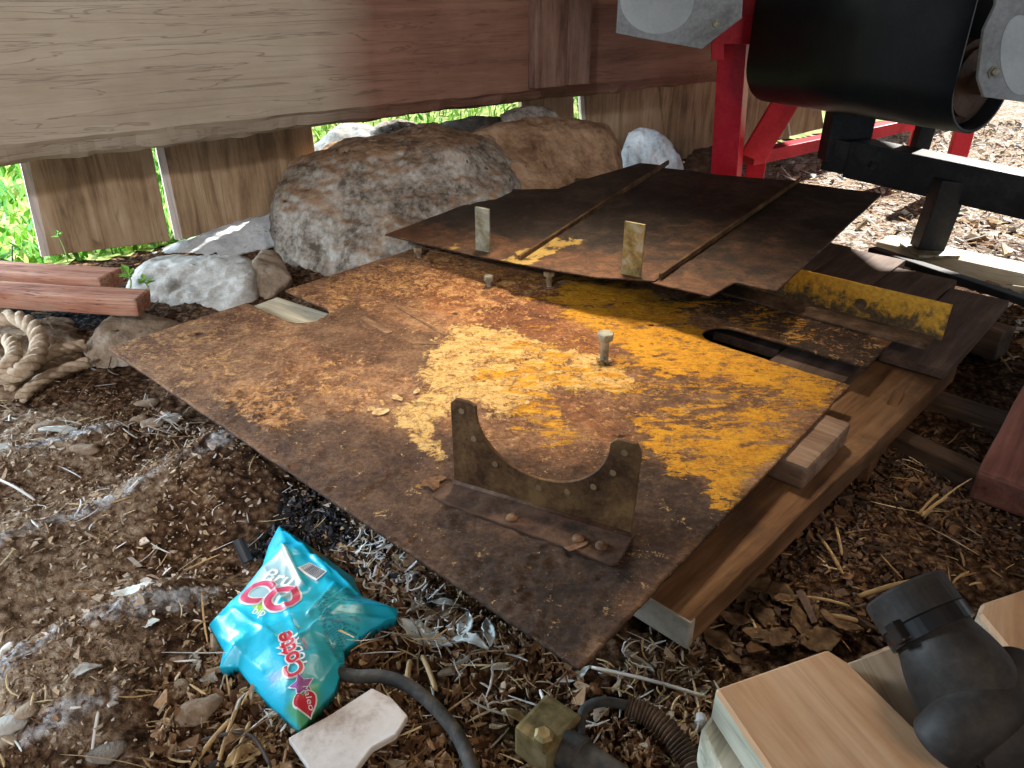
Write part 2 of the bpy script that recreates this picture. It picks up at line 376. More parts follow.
M['tab2'] = speck('yellow_stained_tab', [(.10, .08, .05), (.33, .24, .08), (.45, .42, .33)], 30, .6, .3, .002, .2)
M['flange'] = speck('yellow_painted_flange', [(.07, .035, .012), (.20, .10, .02), (.52, .26, .02), (.62, .34, .03)], 13, .6, .4, .003, fine=90)
def flange_mat():
    m, nt, b = newmat('chipped_yellow_flange'); v = coords(nt); tc = N(nt, 'ShaderNodeTexCoord'); sx = N(nt, 'ShaderNodeSeparateXYZ'); L(nt, tc.outputs['Object'], sx.inputs[0])
    n = noise(nt, v, 26, 8, .72, .4); n2 = noise(nt, v, 130, 5, .7)
    k = math_(nt, 'ADD', math_(nt, 'MULTIPLY', sx.outputs[2], 16), math_(nt, 'MULTIPLY', math_(nt, 'SUBTRACT', n, .5), 4.5))
    r = N(nt, 'ShaderNodeMapRange', i={'From Min': -.35, 'From Max': .25}); L(nt, k, r.inputs[0])
    c1 = ramp(nt, n2, [(.4, (.05, .03, .012)), (.6, (.14, .085, .03))]); c2 = ramp(nt, n2, [(.4, (.50, .24, .012)), (.6, (.68, .36, .03))])
    c = mix(nt, r.outputs[0], c1, c2); ch = ramp(nt, n, [(.34, (1, 1, 1)), (.38, (0, 0, 0))]); c = mix(nt, ch, c, (.05, .025, .012))
    L(nt, c, b.inputs['Base Color']); b.inputs['Roughness'].default_value = .6; bump(nt, b, n, .5, .006); return m
M['flange'] = flange_mat()
M['dirt_bar'] = speck('dirt_covered_steel', [(.04, .024, .014), (.11, .066, .04), (.20, .13, .085)], 20, .95, .8, .006)
M['deck'] = wood('dark_deck_wood', [(.05, .030, .022), (.105, .066, .050), (.18, .12, .09)], g=1, rough=.75, bs=.25)
M['plank'] = wood('brown_plank_wood', [(.09, .042, .018), (.19, .098, .046), (.28, .16, .085)], g=1.1, stain=((.07, .04, .025), .8))
M['plank_end'] = speck('grey_end_grain', [(.22, .20, .16), (.36, .34, .29), (.46, .43, .38)], 14, .95, .6, .004)
M['block'] = wood('worn_block_wood', [(.12, .065, .042), (.25, .155, .105), (.38, .27, .20)], g=1.2, stain=((.10, .05, .03), .7))
M['dark_timber'] = wood('dark_timber', [(.05, .03, .02), (.12, .075, .05), (.19, .125, .09)])
M['red_timber'] = wood('red_brown_timber', [(.11, .04, .03), (.20, .08, .06), (.28, .12, .09)], bs=.5)
M['pine'] = wood('fresh_pine', [(.42, .22, .11), (.60, .35, .19), (.72, .48, .30)], g=.8, knots=.9, bs=.2, cracks=.12, stain=((.40, .24, .14), .5))
M['pine_side'] = wood('pale_green_pine', [(.34, .31, .22), (.52, .48, .37), (.62, .56, .44)], g=.8, bs=.2)
M['pine_worn'] = wood('worn_pine', [(.26, .17, .10), (.44, .31, .20), (.56, .42, .29)], g=.9)
M['pale_wood'] = wood('pale_timber', [(.45, .38, .26), (.62, .55, .41), (.74, .68, .55)])
M['brick'] = wood('weathered_red_board', [(.20, .075, .042), (.44, .19, .12), (.60, .34, .24)], g=1.6, bs=1, stain=((.42, .28, .20), .7), cracks=.9)
M['red_paint'] = speck('red_machine_paint', [(.34, .008, .018), (.58, .014, .035), (.68, .03, .055)], 7, .42, .12, .002)
M['black_paint'] = speck('black_steel', [(.007, .007, .008), (.015, .015, .017), (.035, .034, .035)], 9, .45, .15, .002)
M['belt'] = speck('black_rubber_belt', [(.006, .008, .010), (.010, .013, .016), (.018, .022, .026)], 5, .42, .1, .001)
M['drum'] = speck('brown_drum_end', [(.05, .025, .015), (.13, .07, .045), (.2, .12, .08)], 14, .6, .2, .002, .3)
M['galv'] = speck('grey_painted_guard', [(.20, .21, .22), (.34, .37, .40), (.45, .49, .53)], 5, .4, .1, .002, .2)
M['galv_spot'] = speck('pale_blue_rub_mark', [(.40, .48, .53), (.52, .60, .66), (.6, .68, .74)], 5, .45, .1, .002)
M['clod0'] = speck('dusty_straw_soil', [(.12, .075, .045), (.25, .17, .11), (.42, .32, .22)], 30, .97, .9, .006)
M['rope'] = speck('dusty_straw_rope', [(.26, .18, .11), (.48, .36, .25), (.62, .50, .37)], 40, .95, .8, .003)
M['hose'] = speck('black_hose', [(.018, .018, .018), (.045, .043, .04), (.10, .085, .07)], 25, .75, .3, .002)
M['corr'] = speck('brown_corrugated_hose', [(.05, .03, .02), (.12, .075, .05), (.2, .14, .10)], 30, .8, .3, .002)
M['rubber'] = speck('dusty_black_rubber', [(.012, .010, .009), (.028, .023, .020), (.055, .045, .038)], 10, .6, .2, .002)
M['clamp'] = plain('black_clamp', (.012, .012, .013), .3)
M['brass'] = speck('dull_brass', [(.12, .085, .035), (.27, .20, .09), (.38, .30, .16)], 22, .5, .3, .002, .5)
M['whiteboard'] = speck('white_painted_scrap', [(.40, .31, .26), (.66, .58, .53), (.74, .68, .64)], 14, .8, .4, .003)
M['cardboard'] = speck('brown_torn_edge', [(.22, .14, .08), (.38, .26, .16), (.5, .36, .24)], 20, .9)
M['plastic'] = plain('dark_plastic_stub', (.02, .02, .024), .4)
M['wallboard'] = wood('wall_boards', [(.06, .03, .02), (.13, .07, .05), (.2, .11, .08)])
M['ceil'] = wood('ceiling_boards', [(.10, .07, .05), (.2, .14, .1), (.3, .22, .16)])
def attr_mat(name, rough=.9, bs=.4, fine=160, trans=0, spec=.2):
    m, nt, b = newmat(name); A = N(nt, 'ShaderNodeVertexColor', layer_name='col'); v = coords(nt)
    f = noise(nt, v, fine, 5, .7); c = mix(nt, 1.0, A.outputs[0], ramp(nt, f, [(.3, (.62, .62, .62)), (.7, (1.25, 1.25, 1.25))]), 'MULTIPLY')
    L(nt, c, b.inputs['Base Color']); b.inputs['Roughness'].default_value = rough; b.inputs['Specular IOR Level'].default_value = spec
    bump(nt, b, f, bs, .002); return m
M['litter'] = attr_mat('litter'); M['grass'] = attr_mat('grass_blades', .6)
def ground_mat():
    m, nt, b = newmat('barn_dirt'); v = coords(nt)
    A = N(nt, 'ShaderNodeVertexColor', layer_name='soil'); sp = N(nt, 'ShaderNodeSeparateColor'); L(nt, A.outputs[0], sp.inputs[0])
    big = noise(nt, v, 5, 8, .68, .5); mid = noise(nt, v, 32, 8, .72, .5); fin = noise(nt, v, 150, 5, .75)
    vo = N(nt, 'ShaderNodeTexVoronoi', i={'Scale': 75, 'Randomness': 1}); L(nt, v, vo.inputs['Vector'])
    f = math_(nt, 'ADD', math_(nt, 'MULTIPLY', big, .25), math_(nt, 'ADD', math_(nt, 'MULTIPLY', mid, .4), math_(nt, 'MULTIPLY', fin, .35)))
    f2 = math_(nt, 'ADD', f, math_(nt, 'MULTIPLY', math_(nt, 'SUBTRACT', vo.outputs['Distance'], .4), -.22))
    brown = ramp(nt, f2, [(.40, (.035, .018, .010)), (.47, (.115, .062, .034)), (.54, (.22, .130, .076)), (.62, (.42, .30, .20))])
    tan = ramp(nt, f2, [(.39, (.12, .075, .045)), (.46, (.30, .205, .135)), (.53, (.45, .335, .235)), (.62, (.62, .52, .42))])
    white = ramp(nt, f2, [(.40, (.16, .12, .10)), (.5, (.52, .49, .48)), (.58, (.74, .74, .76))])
    dark = ramp(nt, f2, [(.41, (.010, .010, .011)), (.52, (.035, .035, .038)), (.60, (.17, .18, .19))])
    def thr(mask, n, lo, hi, kk):
        s = math_(nt, 'ADD', mask, math_(nt, 'MULTIPLY', math_(nt, 'SUBTRACT', n, .5), kk))
        r = N(nt, 'ShaderNodeMapRange', i={'From Min': lo, 'From Max': hi}); L(nt, s, r.inputs[0]); return r.outputs[0]
    c = mix(nt, thr(sp.outputs[0], mid, .3, .7, .8), brown, tan)
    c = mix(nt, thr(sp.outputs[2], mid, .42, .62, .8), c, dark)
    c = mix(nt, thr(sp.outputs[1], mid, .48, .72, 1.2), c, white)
    L(nt, c, b.inputs['Base Color']); b.inputs['Roughness'].default_value = .97; b.inputs['Specular IOR Level'].default_value = .1
    bump(nt, b, f2, 1.0, .028); return m
M['soil'] = ground_mat()
M['yard'] = speck('yard_soil', [(.10, .13, .04), (.20, .26, .07), (.36, .40, .16)], 10, .95)

# ================================================================== ground
RIDGES = [  # (pixel a, pixel b, height, width toward viewer, width away)
    ((-60, 615), (262, 462), .062, .14, .045), ((-40, 745), (215, 590), .055, .12, .04),
    ((150, 478), (250, 452), .034, .07, .025), ((-60, 490), (130, 428), .036, .10, .035),
    ((10, 780), (180, 690), .020, .10, .03)]
RG = [(at(*a, 0)[:2], at(*b, 0)[:2], h, wn, wf) for a, b, h, wn, wf in RIDGES]
PIT = at(165, 545, 0)[:2]
BAGC = at(285, 630, 0)[:2]
def ridge(x, y):
    z = 0*x; cr = 0*x
    wob = fbm(x*5, y*5, 0, 3, 77)*.03
    for a, b, h, wn, wf in RG:
        e = b-a; Ln = np.hypot(*e); e = e/Ln; n = np.array([-e[1], e[0]])
        if n[1] < 0: n = -n
        u = (x-a[0])*e[0]+(y-a[1])*e[1]; d = (x-a[0])*n[0]+(y-a[1])*n[1]+wob
        m = sstep(-.05, .08, u)*sstep(Ln+.06, Ln-.06, u)
        prof = np.where(d < 0, np.exp(-(d/wn)**2), np.exp(-(d/wf)**2))
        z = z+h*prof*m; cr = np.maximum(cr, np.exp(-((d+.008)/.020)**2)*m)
    return z, cr
def gz(x, y):
    x = np.asarray(x, float); y = np.asarray(y, float)
    r, _ = ridge(x, y)
    inn = sstep(.36, .2, np.abs(x-.45))*0
    near = sstep(2.6, 1.6, y)
    rg_ = 1-np.abs(fbm(x*26, y*26, 0, 4, 8, .62))*2.2
    z = fbm(x*2.2, y*2.2, 0, 3, 5)*.012+fbm(x*9, y*9, 0, 4, 6)*.013+fbm(x*45, y*45, 0, 3, 7, .6)*.007+(rg_-.5)*.006*near
    bc = BAGC; z = z+r*1.25*(1-np.exp(-(((x-bc[0])/.15)**2+((y-bc[1])/.14)**2)**2))
    # rise to the stones at the left back, slope up to the yard
    z = z+sstep(1.35, 1.9, y-.35*x-.2)*.02*sstep(-.1, -.6, x)
    z = z-.045*np.exp(-(((x-PIT[0]-.02)/.13)**2+((y-PIT[1])/.07)**2))
    return z
def zg(x, y): return float(gz(np.array([x]), np.array([y]))[0])
def grid(x0, x1, y0, y1, st):
    xs = np.arange(x0, x1+st*.5, st); ys = np.arange(y0, y1+st*.5, st); X, Y = np.meshgrid(xs, ys)
    nx = len(xs); ny = len(ys); i = (np.arange(ny-1)[:, None]*nx+np.arange(nx-1)[None, :]).ravel()
    F = np.stack([i, i+1, i+nx+1, i+nx], 1); return X.ravel(), Y.ravel(), F
def pix_region(x, y, poly, z=0.):
    P = [at(a, b, z)[:2] for a, b in poly]; return polydist(x, y, P)
def soil_attr(x, y):
    _, cr = ridge(x, y); n = fbm(x*8, y*8, 0, 4, 31)
    tan = sstep(-.02, .12, pix_region(x, y, [(-80, 400), (90, 400), (165, 465), (215, 500), (140, 560), (205, 600), (170, 690), (140, 800), (-200, 820)])+n*.05)*.9  # tan held back from the pit so brown soil paints its shade beside the plate
    tan = np.maximum(tan, sstep(2.0, 2.6, y-.2*x)*sstep(.4, .9, x))
    white = cr*.80*(.40+1.0*vnoise(x*14, y*14, 0, 4));  # crests whitened for the back light they catch, plus some pale dust
    white = white+sstep(-.01, .10, pix_region(x, y, [(0, 455), (70, 470), (160, 430), (215, 400), (150, 360), (0, 420)])+n*.03)*.28
    white = white+sstep(-.02, .05, pix_region(x, y, [(345, 520), (400, 560), (520, 690), (430, 680), (370, 600)])+n*.03)*.36
    white = white+sstep(1.9, 2.4, y)*sstep(.7, 1.1, x)*.55
    white = np.where((y > 1.9) & (x < -.3), np.maximum(white, .15), white)
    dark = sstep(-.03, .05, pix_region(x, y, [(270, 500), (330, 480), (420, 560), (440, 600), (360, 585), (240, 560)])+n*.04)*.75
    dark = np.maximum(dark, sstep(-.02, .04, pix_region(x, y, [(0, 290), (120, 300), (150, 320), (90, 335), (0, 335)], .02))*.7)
    return np.stack([tan, np.clip(white, 0, 1), np.clip(dark, 0, 1)], 1)
xs_ = np.concatenate([np.arange(-2.0, -1.25, .012), np.arange(-1.25, 1.15, .0040), np.arange(1.15, 2.6, .012)]); ys_ = np.concatenate([np.arange(.25, 1.75, .0040), np.arange(1.75, 3.2, .009)])
X, Y = np.meshgrid(xs_, ys_); nx_ = len(xs_); i_ = (np.arange(len(ys_)-1)[:, None]*nx_+np.arange(nx_-1)[None, :]).ravel(); F = np.stack([i_, i_+1, i_+nx_+1, i_+nx_], 1); X = X.ravel(); Y = Y.ravel()
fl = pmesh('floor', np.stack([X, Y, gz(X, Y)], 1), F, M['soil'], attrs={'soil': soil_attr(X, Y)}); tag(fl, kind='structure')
# coarse surroundings, kept just under the fine dirt
X2, Y2, F2 = grid(-6, 8, -3, 12, .06)
cx = X2[F2].mean(1); cy = Y2[F2].mean(1); keep = ~((cx > -1.93) & (cx < 2.53) & (cy > .32) & (cy < 3.13))
inside = (np.clip((X2-WO[0])*WN[0]+(Y2-WO[1])*WN[1], -9, 9) < .25)
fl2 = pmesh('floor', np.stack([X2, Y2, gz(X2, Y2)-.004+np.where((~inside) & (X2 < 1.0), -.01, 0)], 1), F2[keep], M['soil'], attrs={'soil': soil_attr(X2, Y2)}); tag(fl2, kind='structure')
yard_poly = [wallp(-3, .16, 0), wallp(7, .16, 0), wallp(7, 8, 0), wallp(-3, 8, 0)]
X3, Y3, F3 = grid(-6, 8, 1.2, 12, .05)
o_ = (X3-WO[0])*WN[0]+(Y3-WO[1])*WN[1]; cO = o_[F3].mean(1); sx_ = ((X3-WO[0])*WD[0]+(Y3-WO[1])*WD[1])
yz = gz(X3, Y3)+.006+sstep(.3, 1.2, o_)*.03+sstep(1.5, 7, o_)*.35
yd = pmesh('yard_ground', np.stack([X3, Y3, yz], 1), F3[cO > .33], M['yard']); tag(yd, kind='structure')
def zyard(x, y):
    o = (x-WO[0])*WN[0]+(y-WO[1])*WN[1]; return gz(x, y)+.006+sstep(.3, 1.2, o)*.03+sstep(1.5, 7, o)*.35

# ================================================================== building
def beam():
    prof = [(.0, .770), (.0, .462), (.012, .452), (.035, .425), (.06, .412), (.26, .41), (.27, .42), (.27, .765), (.26, .772), (.01, .776)]
    s0, s1 = -.42, 5.8; n = 300; V = []; Fc = []
    # densify profile
    pr = []
    for (a, b), (c, d) in zip(prof, prof[1:]+prof[:1]):
        k = max(1, int(math.hypot(c-a, d-b)/.02))
        for j in range(k): pr.append((a+(c-a)*j/k, b+(d-b)*j/k))
    K = len(pr)
    for i in range(n+1):
        s = s0+(s1-s0)*i/n
        for (o, z) in pr: V.append((s, o, z))
    V = np.array(V); low = sstep(.5, .42, V[:, 2])
    nz = fbm(V[:, 0]*5, V[:, 1]*14, V[:, 2]*14, 4, 3); nz2 = fbm(V[:, 0]*22, V[:, 1]*30, V[:, 2]*30, 3, 4)
    V[:, 1] += nz*.004*(1-low)+low*(nz*.012+nz2*.006); V[:, 2] += low*(nz2*.006+nz*.010)-low*.022*sstep(1.3, -.2, V[:, 0])
    F_ = [[i*K+j, i*K+(j+1) % K, (i+1)*K+(j+1) % K, (i+1)*K+j] for i in range(n) for j in range(K)]
    o = pmesh('sill_beam', V, F_, M['beam'], smooth=False)
    o.matrix_world = Matrix(((WD[0], WN[0], 0, WO[0]), (WD[1], WN[1], 0, WO[1]), (0, 0, 1, 0), (0, 0, 0, 1)))
    return tag(o, 'huge horizontal timber sill beam across the top, pale grey at left and red-brown at right', 'beam')
beam()
def wallbox(name, s0, s1, o0, o1, z0, z1, mat, kind='structure'):
    o = board(name, wallp(s0, (o0+o1)/2, (z0+z1)/2), wallp(s1, (o0+o1)/2, (z0+z1)/2), abs(o1-o0), z1-z0, mat, seg=3, amp=0)
    if kind: o['kind'] = kind
    return o
wallbox('wall_back', -.42, 5.8, .02, .22, .79, 2.6, M['wallboard'])  # unseen wall; it and the beam stop short at left to admit yard light
cl = obj('ceiling', prism_bm([wallp(-.42, .3, 0)[:2], (-2.6, .8), (-2.6, -6), (9, -6), (9, 4.05), (3.1, 4.05), (3.1, 5.6)], .06), M['ceil'], loc=(0, 0, 2.6)); tag(cl, kind='structure')  # unseen ceiling, outline notched to let sun onto the ground by the conveyor
# cleat on the beam face: wide board and narrow strip
s0, _ = on_wall(531, 60, -.02); s1, _ = on_wall(562, 60, -.02); s2, _ = on_wall(584, 60, -.03)
root = empty('timber_cleat', wallp(s0, -.01, .5)); tag(root, 'vertical brown timber cleat fixed to the face of the sill beam', 'cleat')
_, zb = on_wall(555, 86, -.02)
M_par = root
board('cleat_board', wallp((s0+s1)/2, -.024, zb), wallp((s0+s1)/2, -.024, .9), s1-s0, .045, M['cleat'], root, up=(WN[0], WN[1], 0), seed=3)
board('cleat_strip', wallp((s1+s2)/2, -.034, zb+.004), wallp((s1+s2)/2, -.034, .9), s2-s1-.004, .065, M['cleat'], root, up=(WN[0], WN[1], 0), seed=5)
# siding boards hanging outside the beam
def siding(a, b, c, d, label, seed, edge=True, thick=.024):
    """pixels: top-left, top-right, bottom-right, bottom-left on the outer face"""
    O = .292; P = [on_wall(*q, O) for q in (a, b, c, d)]
    root = empty('siding_board', wallp(P[3][0], O, P[3][1])); tag(root, label, 'board', 'siding boards hanging outside the sill beam')
    Rm = Matrix(((WD[0], WN[0], 0, WO[0]), (WD[1], WN[1], 0, WO[1]), (0, 0, 1, 0), (0, 0, 0, 1)))
    bm = bmesh.new()
    fr = [bm.verts.new((s, O, z)) for s, z in P]; f = bm.faces.new(fr)
    r = bmesh.ops.extrude_face_region(bm, geom=[f])
    for v in r['geom']:
        if isinstance(v, bmesh.types.BMVert): v.co.y += thick
    bmesh.ops.bevel(bm, geom=bm.edges[:], offset=.002, segments=1, affect='EDGES')
    # put grain up the board: object space x = up
    T = Matrix(((0, 0, 1, 0), (1, 0, 0, 0), (0, 1, 0, 0), (0, 0, 0, 1)))   # (s,o,z)->(z,s,o)
    bm.transform(T); o = obj('board_panel', bm, M['siding'])
    W_ = Rm @ T.inverted(); o.parent = root; o.matrix_parent_inverse = root.matrix_basis.inverted(); o.matrix_basis = W_
    if edge:  # thin strip painted pale for sunlight on the board's edge
        bm = bmesh.new(); wd = .022
        q = [(P[0][0]-wd, P[0][1]), (P[0][0]+.001, P[0][1]), (P[3][0]+.001, P[3][1]), (P[3][0]-wd, P[3][1])]
        fr = [bm.verts.new((s, O+.004, z)) for s, z in q]; f = bm.faces.new(fr); r = bmesh.ops.extrude_face_region(bm, geom=[f])
        for v in r['geom']:
            if isinstance(v, bmesh.types.BMVert): v.co.y += thick-.006
        bm.transform(T); e = obj('lit_edge_strip', bm, M['siding_lit_edge']); e.parent = root; e.matrix_parent_inverse = root.matrix_basis.inverted(); e.matrix_basis = W_
        e['label'] = 'pale strip coloured as a sunlit board edge'
    return root
siding((22, 130), (146, 120), (170, 241), (50, 256), 'square weathered brown siding board at far left beside the grass', 1)
siding((158, 118), (308, 95), (322, 205), (183, 239), 'brown siding board between the light gap and the boulder', 2)
siding((520, 80), (572, 70), (578, 190), (527, 196), 'narrow siding board behind the brown dusty rock', 4, False)
siding((583, 70), (655, 60), (668, 166), (590, 176), 'grey-brown siding board right of the narrow light slit', 5)
siding((657, 60), (722, 52), (736, 150), (668, 162), 'tan-streaked siding board behind the red post', 6, False)
siding((726, 40), (775, 38), (790, 138), (738, 148), 'pale siding board seen behind the red diagonal brace', 7, False)
siding((779, 38), (812, 38), (824, 128), (792, 136), 'pale grey siding board below the black belt', 8)

# ================================================================== rocks
def rockpix(name, P, mat, label, seed, amp=.02, freq=7, cuts=6, sm=1, fine=.006, group=None, cat='rock'):
    pts = [atY(*p) if len(p) == 3 and p[2] > 0.6 else p for p in P]
    o = hull_rock(name, pts, mat, seed, amp, freq, cuts, sm, fine=fine); return tag(o, label, cat, group)
rockpix('boulder', [(272, 192, 2.40), (286, 165, 2.55), (330, 150, 2.50), (400, 146, 2.46), (452, 142, 2.5), (500, 185, 2.45), (300, 290, 2.22), (278, 262, 2.32), (420, 285, 2.08), (490, 275, 2.2), (520, 250, 2.5), (440, 122, 2.9), (350, 138, 2.85), (300, 165, 2.8), (520, 140, 2.8), (290, 275, 2.7)],
        M['boulder'], 'big rough grey boulder with a brown dusty top behind the rusty plate', 11, .030, 6, 7)
rockpix('dusty_rock', [(455, 150, 2.66), (490, 128, 2.75), (520, 120, 2.85), (575, 119, 2.9), (602, 128, 2.85), (618, 165, 2.75), (600, 200, 2.62), (500, 215, 2.5), (520, 119, 3.05), (610, 125, 3.1), (440, 250, 2.7), (625, 220, 2.8), (460, 135, 3.0)],
        M['rock_brown'], 'rounded brown dusty rock right of the big grey boulder', 12, .022, 6, 7)
rockpix('block_stone', [(140, 268, 2.05), (160, 256, 2.2), (248, 254, 2.2), (254, 262, 2.08), (256, 305, 1.95), (150, 330, 1.85), (118, 315, 1.92), (150, 262, 2.25), (250, 300, 2.2), (240, 320, 1.87)],
        M['rock_pale'], 'long pale squared stone between the red boards and the rusty plate', 13, .012, 8, 6)
rockpix('block_stone', [(251, 262, 2.08), (262, 250, 2.2), (278, 252, 2.2), (291, 275, 2.05), (270, 295, 1.98), (257, 300, 1.98), (285, 300, 2.1)],
        M['rock_tan'], 'small upright stone wedged between the squared stone and the boulder', 14, .010, 12, 6)
rockpix('sloped_stone', [(96, 330, 1.68), (128, 310, 1.78), (160, 318, 1.76), (190, 332, 1.74), (178, 348, 1.66), (140, 366, 1.58), (96, 370, 1.56), (80, 352, 1.62), (120, 310, 1.85), (185, 325, 1.82)],
        M['rock_tan'], 'low brown sloping stone below the end of the red boards', 15, .010, 10, 6)
rockpix('ledge_stone', [(118, 268, 2.38), (160, 248, 2.42), (240, 228, 2.5), (300, 208, 2.6), (310, 240, 2.55), (230, 258, 2.35), (130, 285, 2.3), (150, 246, 2.6), (305, 215, 2.75), (240, 262, 2.5)],
        M['rock_white'], 'long sunlit white ledge of stone beneath the siding boards', 16, .016, 9, 6)
rockpix('foundation_stone', [(290, 168, 2.85), (340, 128, 2.9), (372, 124, 2.9), (388, 150, 2.8), (350, 170, 2.75), (300, 185, 2.8), (345, 130, 3.1), (385, 160, 3.0)],
        M['rock_pale'], 'pale angular stone under the beam left of the striped stone', 17, .016, 9, 6)
rockpix('foundation_stone', [(366, 138, 2.85), (378, 124, 2.9), (418, 122, 2.95), (420, 140, 2.85), (396, 158, 2.75), (372, 156, 2.78), (400, 122, 3.1), (420, 160, 3.0)],
        M['rock'], 'grey striped stone under the middle of the beam', 18, .018, 9, 6)
rockpix('foundation_stone', [(402, 150, 2.80), (420, 130, 2.9), (470, 117, 2.98), (505, 117, 3.0), (500, 130, 2.9), (440, 155, 2.75), (470, 118, 3.15), (480, 150, 3.0)],
        M['rock_dark'], 'dark slanting stone wedged beneath the beam', 19, .010, 9, 6)
rockpix('shim_stone', [(500, 116, 2.88), (512, 108, 2.95), (548, 108, 2.98), (560, 118, 2.95), (548, 124, 2.9), (505, 126, 2.85), (530, 108, 3.1)],
        M['rock'], 'flat grey-green shim stone on the brown rock under the beam', 20, .006, 12, 5, cat='stone')
rockpix('white_stone', [(622, 150, 3.45), (628, 134, 3.5), (648, 129, 3.5), (668, 138, 3.45), (682, 160, 3.4), (680, 185, 3.35), (625, 190, 3.35), (640, 132, 3.65), (680, 175, 3.6)],
        M['rock_white'], 'rounded blue-white stone left of the red post', 21, .014, 10, 6)
rockpix('soil_mound', [(683, 165, 3.5), (690, 152, 3.6), (712, 147, 3.7), (735, 150, 3.7), (745, 178, 3.4), (690, 190, 3.3), (720, 190, 3.3), (720, 148, 3.9)],
        M['dirt_bar'], 'dark heap of soil between the white stone and the red post', 22, .014, 14, 6, cat='soil')

# ================================================================== main rusted plate
SL_R = (.874, .9145, .050); SL_L = (.200, .381, .054)   # tip s, centre t, half width
def plate_main():
    st = .0032; T1 = 1.165
    xs = np.linspace(0, 1, int(1.22/st)); ys = np.linspace(0, T1, int(T1/st))
    U, T = np.meshgrid(xs, ys); nx = len(xs); ny = len(ys)
    sl = -.040*T; sr = 1.231-.030*T; Sx = sl+(sr-sl)*U
    jit = fbm(T*60, U*0, 0, 3, 51)*.0016; Sx = Sx+np.where(U < .004, jit, 0)-np.where(U > .996, np.abs(jit)*1.5, 0)
    Tt = T+np.where(T < .002, fbm(U*70, 0*U, 0, 3, 52)*.0015, 0)
    Sx = Sx.ravel(); Tt = Tt.ravel()
    def slot_r(s, t):   # signed distance, negative within the slot
        d = np.where(s > SL_R[0]+SL_R[2], np.abs(t-SL_R[1])-SL_R[2], np.hypot(s-SL_R[0]-SL_R[2], t-SL_R[1])-SL_R[2]); return d
    def slot_l(s, t):
        c = SL_L[0]-SL_L[2]; return np.where(s < c, np.abs(t-SL_L[1])-SL_L[2], np.hypot(s-c, t-SL_L[1])-SL_L[2])
    def hole(s0, t0, r): return lambda s, t: np.hypot(s-s0, t-t0)-r
    funcs = [slot_r, slot_l, hole(.07, .165, .009), hole(*pst(455, 314), .007), hole(*pst(651, 325), .007)]
    i = (np.arange(ny-1)[:, None]*nx+np.arange(nx-1)[None, :]).ravel(); F = np.stack([i, i+1, i+nx+1, i+nx], 1)
    for fn in funcs:
        d = fn(Sx, Tt); keep = (d[F] > -.0010).all(1) & (d[F].max(1) > 0); F = F[keep]
        # snap rim vertices on the outline
        near = (np.abs(d) < st*1.3); e = 1e-4
        gx = (fn(Sx+e, Tt)-fn(Sx-e, Tt))/(2*e); gy = (fn(Sx, Tt+e)-fn(Sx, Tt-e))/(2*e); gl = np.maximum(np.hypot(gx, gy), 1e-6)
        cnt = np.zeros(len(Sx), int); np.add.at(cnt, F.ravel(), 1)
        rim = near & (cnt > 0) & (cnt < 4)
        Sx = np.where(rim, Sx-gx/gl*d, Sx); Tt = np.where(rim, Tt-gy/gl*d, Tt)
    P = [PL[0]+PA[0]*Sx+PB[0]*Tt, PL[1]+PA[1]*Sx+PB[1]*Tt]
    x, y = P; n1 = fbm(x*7, y*7, 0, 5, 61); n2 = fbm(x*22, y*22, 0, 5, 62, .6); n3 = fbm(x*70, y*70, 0, 3, 63)
    def reg(poly, soft, jn=.05, z=PZ):
        d = polydist(x, y, [at(a, b, z)[:2] for a, b in poly])+n1*jn+n2*jn*.5; return sstep(-soft, soft, d), d
    yel, _ = reg([(560, 270), (640, 285), (720, 300), (700, 320), (780, 350), (850, 385), (780, 440), (720, 500), (690, 480), (640, 455), (650, 420), (600, 385), (640, 372), (625, 345), (560, 330), (520, 300)], .05, .07)
    yel2, _ = reg([(440, 250), (560, 275), (640, 300), (600, 330), (500, 300)], .05, .06)
    yel3, _ = reg([(720, 320), (790, 300), (830, 340), (800, 345)], .02, .03)
    yelm, _ = reg([(500, 310), (560, 322), (610, 345), (660, 380), (720, 400), (640, 440), (600, 400), (520, 400), (470, 380)], .05, .06)
    pale, _ = reg([(440, 345), (470, 322), (520, 330), (570, 352), (640, 378), (640, 400), (560, 395), (500, 425), (470, 405), (425, 425), (390, 412), (425, 385)], .025, .05)  # yellow paint lightened here as the sunlit part of the plate
    pale2, _ = reg([(385, 405), (430, 425), (440, 460), (400, 430)], .01, .03)
    ysmall, _ = reg([(500, 385), (600, 385), (600, 420), (560, 450), (500, 430)], .04, .06)
    red, _ = reg([(430, 250), (540, 272), (560, 300), (600, 345), (610, 365), (560, 350), (470, 330), (410, 300)], .03, .05)
    redb, _ = reg([(552, 392), (590, 398), (620, 425), (640, 448), (600, 440), (560, 420)], .008, .015)
    dark, _ = reg([(170, 385), (330, 420), (440, 440), (560, 470), (650, 445), (740, 500), (580, 690), (360, 560)], .05, .06)
    dark2, _ = reg([(440, 520), (560, 560), (640, 470), (720, 520), (590, 690), (480, 600)], .06, .06)
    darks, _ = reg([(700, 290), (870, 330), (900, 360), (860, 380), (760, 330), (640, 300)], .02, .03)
    grime, _ = reg([(610, 385), (690, 375), (800, 400), (700, 430), (640, 410)], .03, .05)
    gv, _ = reg([(355, 300), (400, 325), (460, 345), (455, 360), (420, 375), (330, 350), (300, 330)], .02, .03)
    org, _ = reg([(270, 300), (440, 245), (560, 290), (440, 340), (450, 300), (360, 300), (340, 330)], .03, .05)
    org2, _ = reg([(270, 370), (330, 350), (400, 400), (330, 410)], .03, .05)
    org3, _ = reg([(108, 348), (200, 310), (300, 420), (280, 430), (160, 380)], .03, .05)
